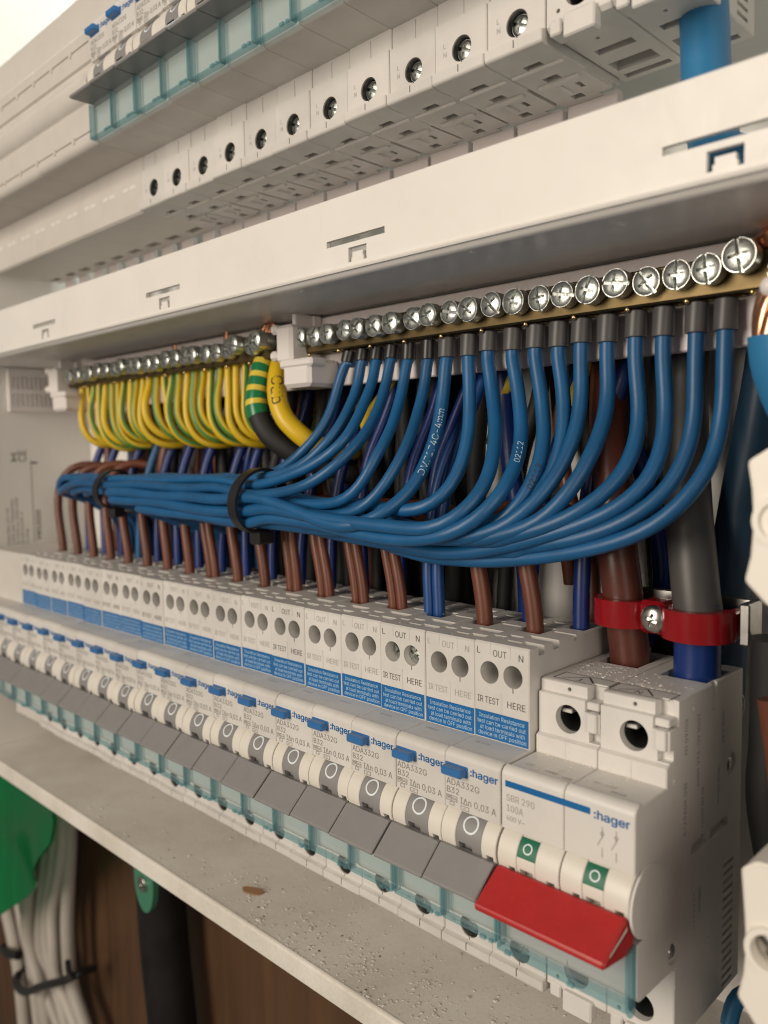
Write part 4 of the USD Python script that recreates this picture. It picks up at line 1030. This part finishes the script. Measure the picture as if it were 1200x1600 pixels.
# ------------------------------------------------------------------ below the tray: cables, gland, green film
for i, pts in enumerate((
        [(-381, 44, -80), (-381, 44, -156), (-387, 44, -183), (-403, 44, -220), (-404, 44, -246), (-402, 44, -267), (-376, 44, -285), (-350, 44, -320)],
        [(-393, 46, -80), (-396, 46, -162), (-402, 46, -189), (-415, 46, -225), (-418, 46, -253), (-407, 46, -275), (-393, 46, -295), (-380, 46, -330)],
        [(-410, 48, -80), (-413, 48, -168), (-420, 48, -201), (-430, 48, -232), (-434, 48, -262), (-423, 48, -284), (-413, 48, -306), (-404, 48, -340)],
        [(-420, 42, -80), (-424, 42, -165), (-432, 42, -205), (-441, 42, -246), (-436, 42, -266), (-424, 42, -280), (-416, 42, -304), (-408, 42, -340)],
        [(-436, 45, -80), (-441, 45, -180), (-455, 45, -222), (-446, 45, -251), (-434, 45, -272), (-419, 45, -289), (-400, 45, -305), (-385, 45, -340)],
        [(-455, 49, -80), (-463, 49, -188), (-471, 49, -234), (-465, 49, -260), (-455, 49, -280), (-450, 49, -304), (-446, 49, -325), (-442, 49, -350)],
        [(-465, 43, -80), (-470, 43, -189), (-482, 43, -241), (-474, 43, -262), (-464, 43, -284), (-460, 43, -311), (-458, 43, -329), (-455, 43, -350)],
        [(-376, 48, -80), (-379, 48, -156), (-386, 48, -197), (-391, 48, -229), (-390, 48, -259), (-384, 48, -273), (-370, 48, -288), (-352, 48, -320)],
        [(-402, 52, -80), (-404, 52, -160), (-410, 52, -205), (-422, 52, -240), (-424, 52, -265), (-410, 52, -286), (-398, 52, -310), (-386, 52, -340)],
        [(-428, 52, -80), (-432, 52, -170), (-442, 52, -215), (-452, 52, -250), (-444, 52, -272), (-432, 52, -296), (-424, 52, -320), (-414, 52, -345)])):
    solo('white_cable', tube(smooth_path(pts, 4), 4.4 if i not in (0, 4) else 3.8, 14), 'white_cable', f'pale grey white cable in the bundle under the tray, {("rightmost in front", "second in front", "third in front", "fourth in front", "bowing out to the left", "second from the left", "leftmost", "rightmost at the back", "middle one at the back", "left one at the back")[i]}', 'cable', 'white cables under the tray', smooth=40)
t = thing('cable_tie', 'black cable tie round the white cables under the tray', 'cable tie')
tp = [(-462, 46, -286), (-456, 38, -290), (-430, 33.5, -284), (-400, 34, -266), (-374, 38, -252), (-368, 46, -248), (-372, 56, -252)]
part(t, 'band', tube(smooth_path(tp, 2), 2.6, 10), 'tie', 40)
part(t, 'tail', tube(smooth_path([(-370, 40, -250), (-364, 36, -240), (-360, 34, -232)], 2), 1.8, 8), 'tie', 40)
solo('cable_tie', tube(smooth_path([(-478, 38, -276), (-462, 36, -272), (-448, 38, -268)], 2), 3.2, 10), 'tie', 'short black cable tie at the left edge on the white cables', 'cable tie', smooth=40)
solo('armoured_cable', tube(smooth_path([(-270, 48, -112), (-271, 48, -150), (-268, 48, -195), (-263, 48, -232), (-258, 48, -300)], 4), 12.8, 30), 'armour', 'thick black armoured cable hanging below the tray in front of the plywood', 'cable', smooth=40)
t = thing('earth_tag', 'green earth tag with a screw on the black armoured cable just under the tray', 'earth tag')
a = np.linspace(0, 2 * math.pi, 40, endpoint=False)
tag = Polygon(np.stack([9.3 * np.cos(a), 17.0 * np.sin(a)], 1))
part(t, 'tag', tri(solid(trimesh.creation.extrude_polygon(tag, 3, engine='earcut')).rotate((90, 0, 0)).translate((-249, 29.5, -136))), 'green_disc', 35)
part(t, 'tag_screw', trimesh.Trimesh(*shift(screw_head(4.0, 3), (-249, 25.2, -138))), 'steel')
# translucent green film hanging from the enclosure: a bowed sheet with thickness
g = [(-460, -90.0), (-321, -98.0), (-315, -122), (-317, -134), (-328, -145), (-340, -158), (-355, -172), (-378, -191), (-405, -211), (-454, -242)]
gp = Polygon(g).buffer(-4, quad_segs=5).buffer(4, quad_segs=5)
gm = solid(trimesh.creation.extrude_polygon(gp, 1.6, engine='earcut')).rotate((90, 0, 0)).refine_to_length(7.0)
gm = gm.warp_batch(lambda v: np.stack([v[:, 0], v[:, 1] + 14 + 6 * np.sin(v[:, 0] / 22.0) * np.exp(-((v[:, 2] + 150) / 70) ** 2) + 3 * np.sin(v[:, 2] / 13.0 + v[:, 0] / 40), v[:, 2]], 1))
solo('green_film', tri(gm), 'green_clear', 'translucent green plastic sheet hanging under the tray at the left edge', 'plastic sheet', smooth=50)

# ------------------------------------------------------------------ building dust, grains and a wood chip
def grains(n, where, r0, r1, seed):
    rg = np.random.default_rng(seed)
    base = trimesh.creation.icosahedron()
    v0, f0 = np.array(base.vertices), np.array(base.faces)
    vs, fs = [], []
    for i in range(n):
        c = where(rg)
        r = r0 + (r1 - r0) * rg.random() ** 3.5 + (r1 * .9 if rg.random() < .006 else 0)
        s = r * (0.5 + rg.random(3)) * np.array([1, 1, .32])
        w = v0 * (1 + .25 * (rg.random((len(v0), 1)) - .5)) * s
        a = rg.random() * 6.28
        w = np.stack([w[:, 0] * math.cos(a) - w[:, 1] * math.sin(a), w[:, 0] * math.sin(a) + w[:, 1] * math.cos(a), w[:, 2]], 1)
        vs.append(w + np.array(c) + [0, 0, s[2] * .5]); fs.append(f0 + 12 * i)
    return trimesh.Trimesh(np.vstack(vs), np.vstack(fs), process=False)


def on_tray(rg):
    x = 40 - 300 * rg.random() ** 1.9
    y = -7 + 42 * rg.random() ** 1.3
    if rg.random() < .35:  # small drifts
        k = int(rg.integers(0, 14))
        x, y = -8 - 9.5 * k + rg.normal(0, 4.5), 2 + 9 * math.sin(k * 2.1) + rg.normal(0, 2.6)
    return (x, max(y, -7), -88)


def on_switch(rg):
    u = rg.random()
    if u < .5:
        return (rg.uniform(.8, 14) if rg.random() < .6 else rg.uniform(15, 34), rg.uniform(13, 27), 18.3)
    if u < .62:
        return (rg.uniform(.8, 34.5), rg.uniform(2.3, 3.2), 4.1)
    if u < .78:
        return (rg.uniform(1, 30), 2.0 - abs(rg.normal(0, .7)), -.5)
    if u < .86:
        return (rg.uniform(2, 28), rg.uniform(-9, 1), -.55)
    return (rg.uniform(15, 33), rg.uniform(13.0, 15), 18.3)


def on_shelf(rg):
    x = -300 * rg.random() ** .9
    return (x, -.3 - abs(rg.normal(0, .35)), .05) if rg.random() < .6 else (x, rg.uniform(2, 36), 25.9)


solo('tray_dust', grains(3400, on_tray, .08, .60, 3), 'dust', 'pale building dust and grains scattered on the bottom tray', 'dust', kind='stuff', smooth=False)
solo('tray_dirt', grains(150, on_tray, .12, .5, 4), 'dust_dark', 'small dark specks among the dust on the bottom tray', 'dirt', kind='stuff', smooth=False)
solo('switch_dust', grains(800, on_switch, .08, .36, 6), 'dust', 'white dust lying on the shoulders of the red main switch', 'dust', kind='stuff', smooth=False)
solo('rcbo_dust', grains(420, on_shelf, .08, .36, 8), 'dust', 'white dust specks along the shelves of the lower RCBOs', 'dust', kind='stuff', smooth=False)
a = np.linspace(0, 2 * math.pi, 20, endpoint=False)
ch = Polygon(np.stack([4.2 * np.cos(a) * (1 + .1 * np.sin(3 * a)), 2.1 * np.sin(a) * (1 + .15 * np.cos(2 * a))], 1))
solo('wood_chip', tri(solid(trimesh.creation.extrude_polygon(ch, .5, engine='earcut')).rotate((8, 5, 30)).translate((-127.5, 5.4, -87.5))), 'chip', 'small brown wood chip lying in the dust on the bottom tray', 'wood chip')
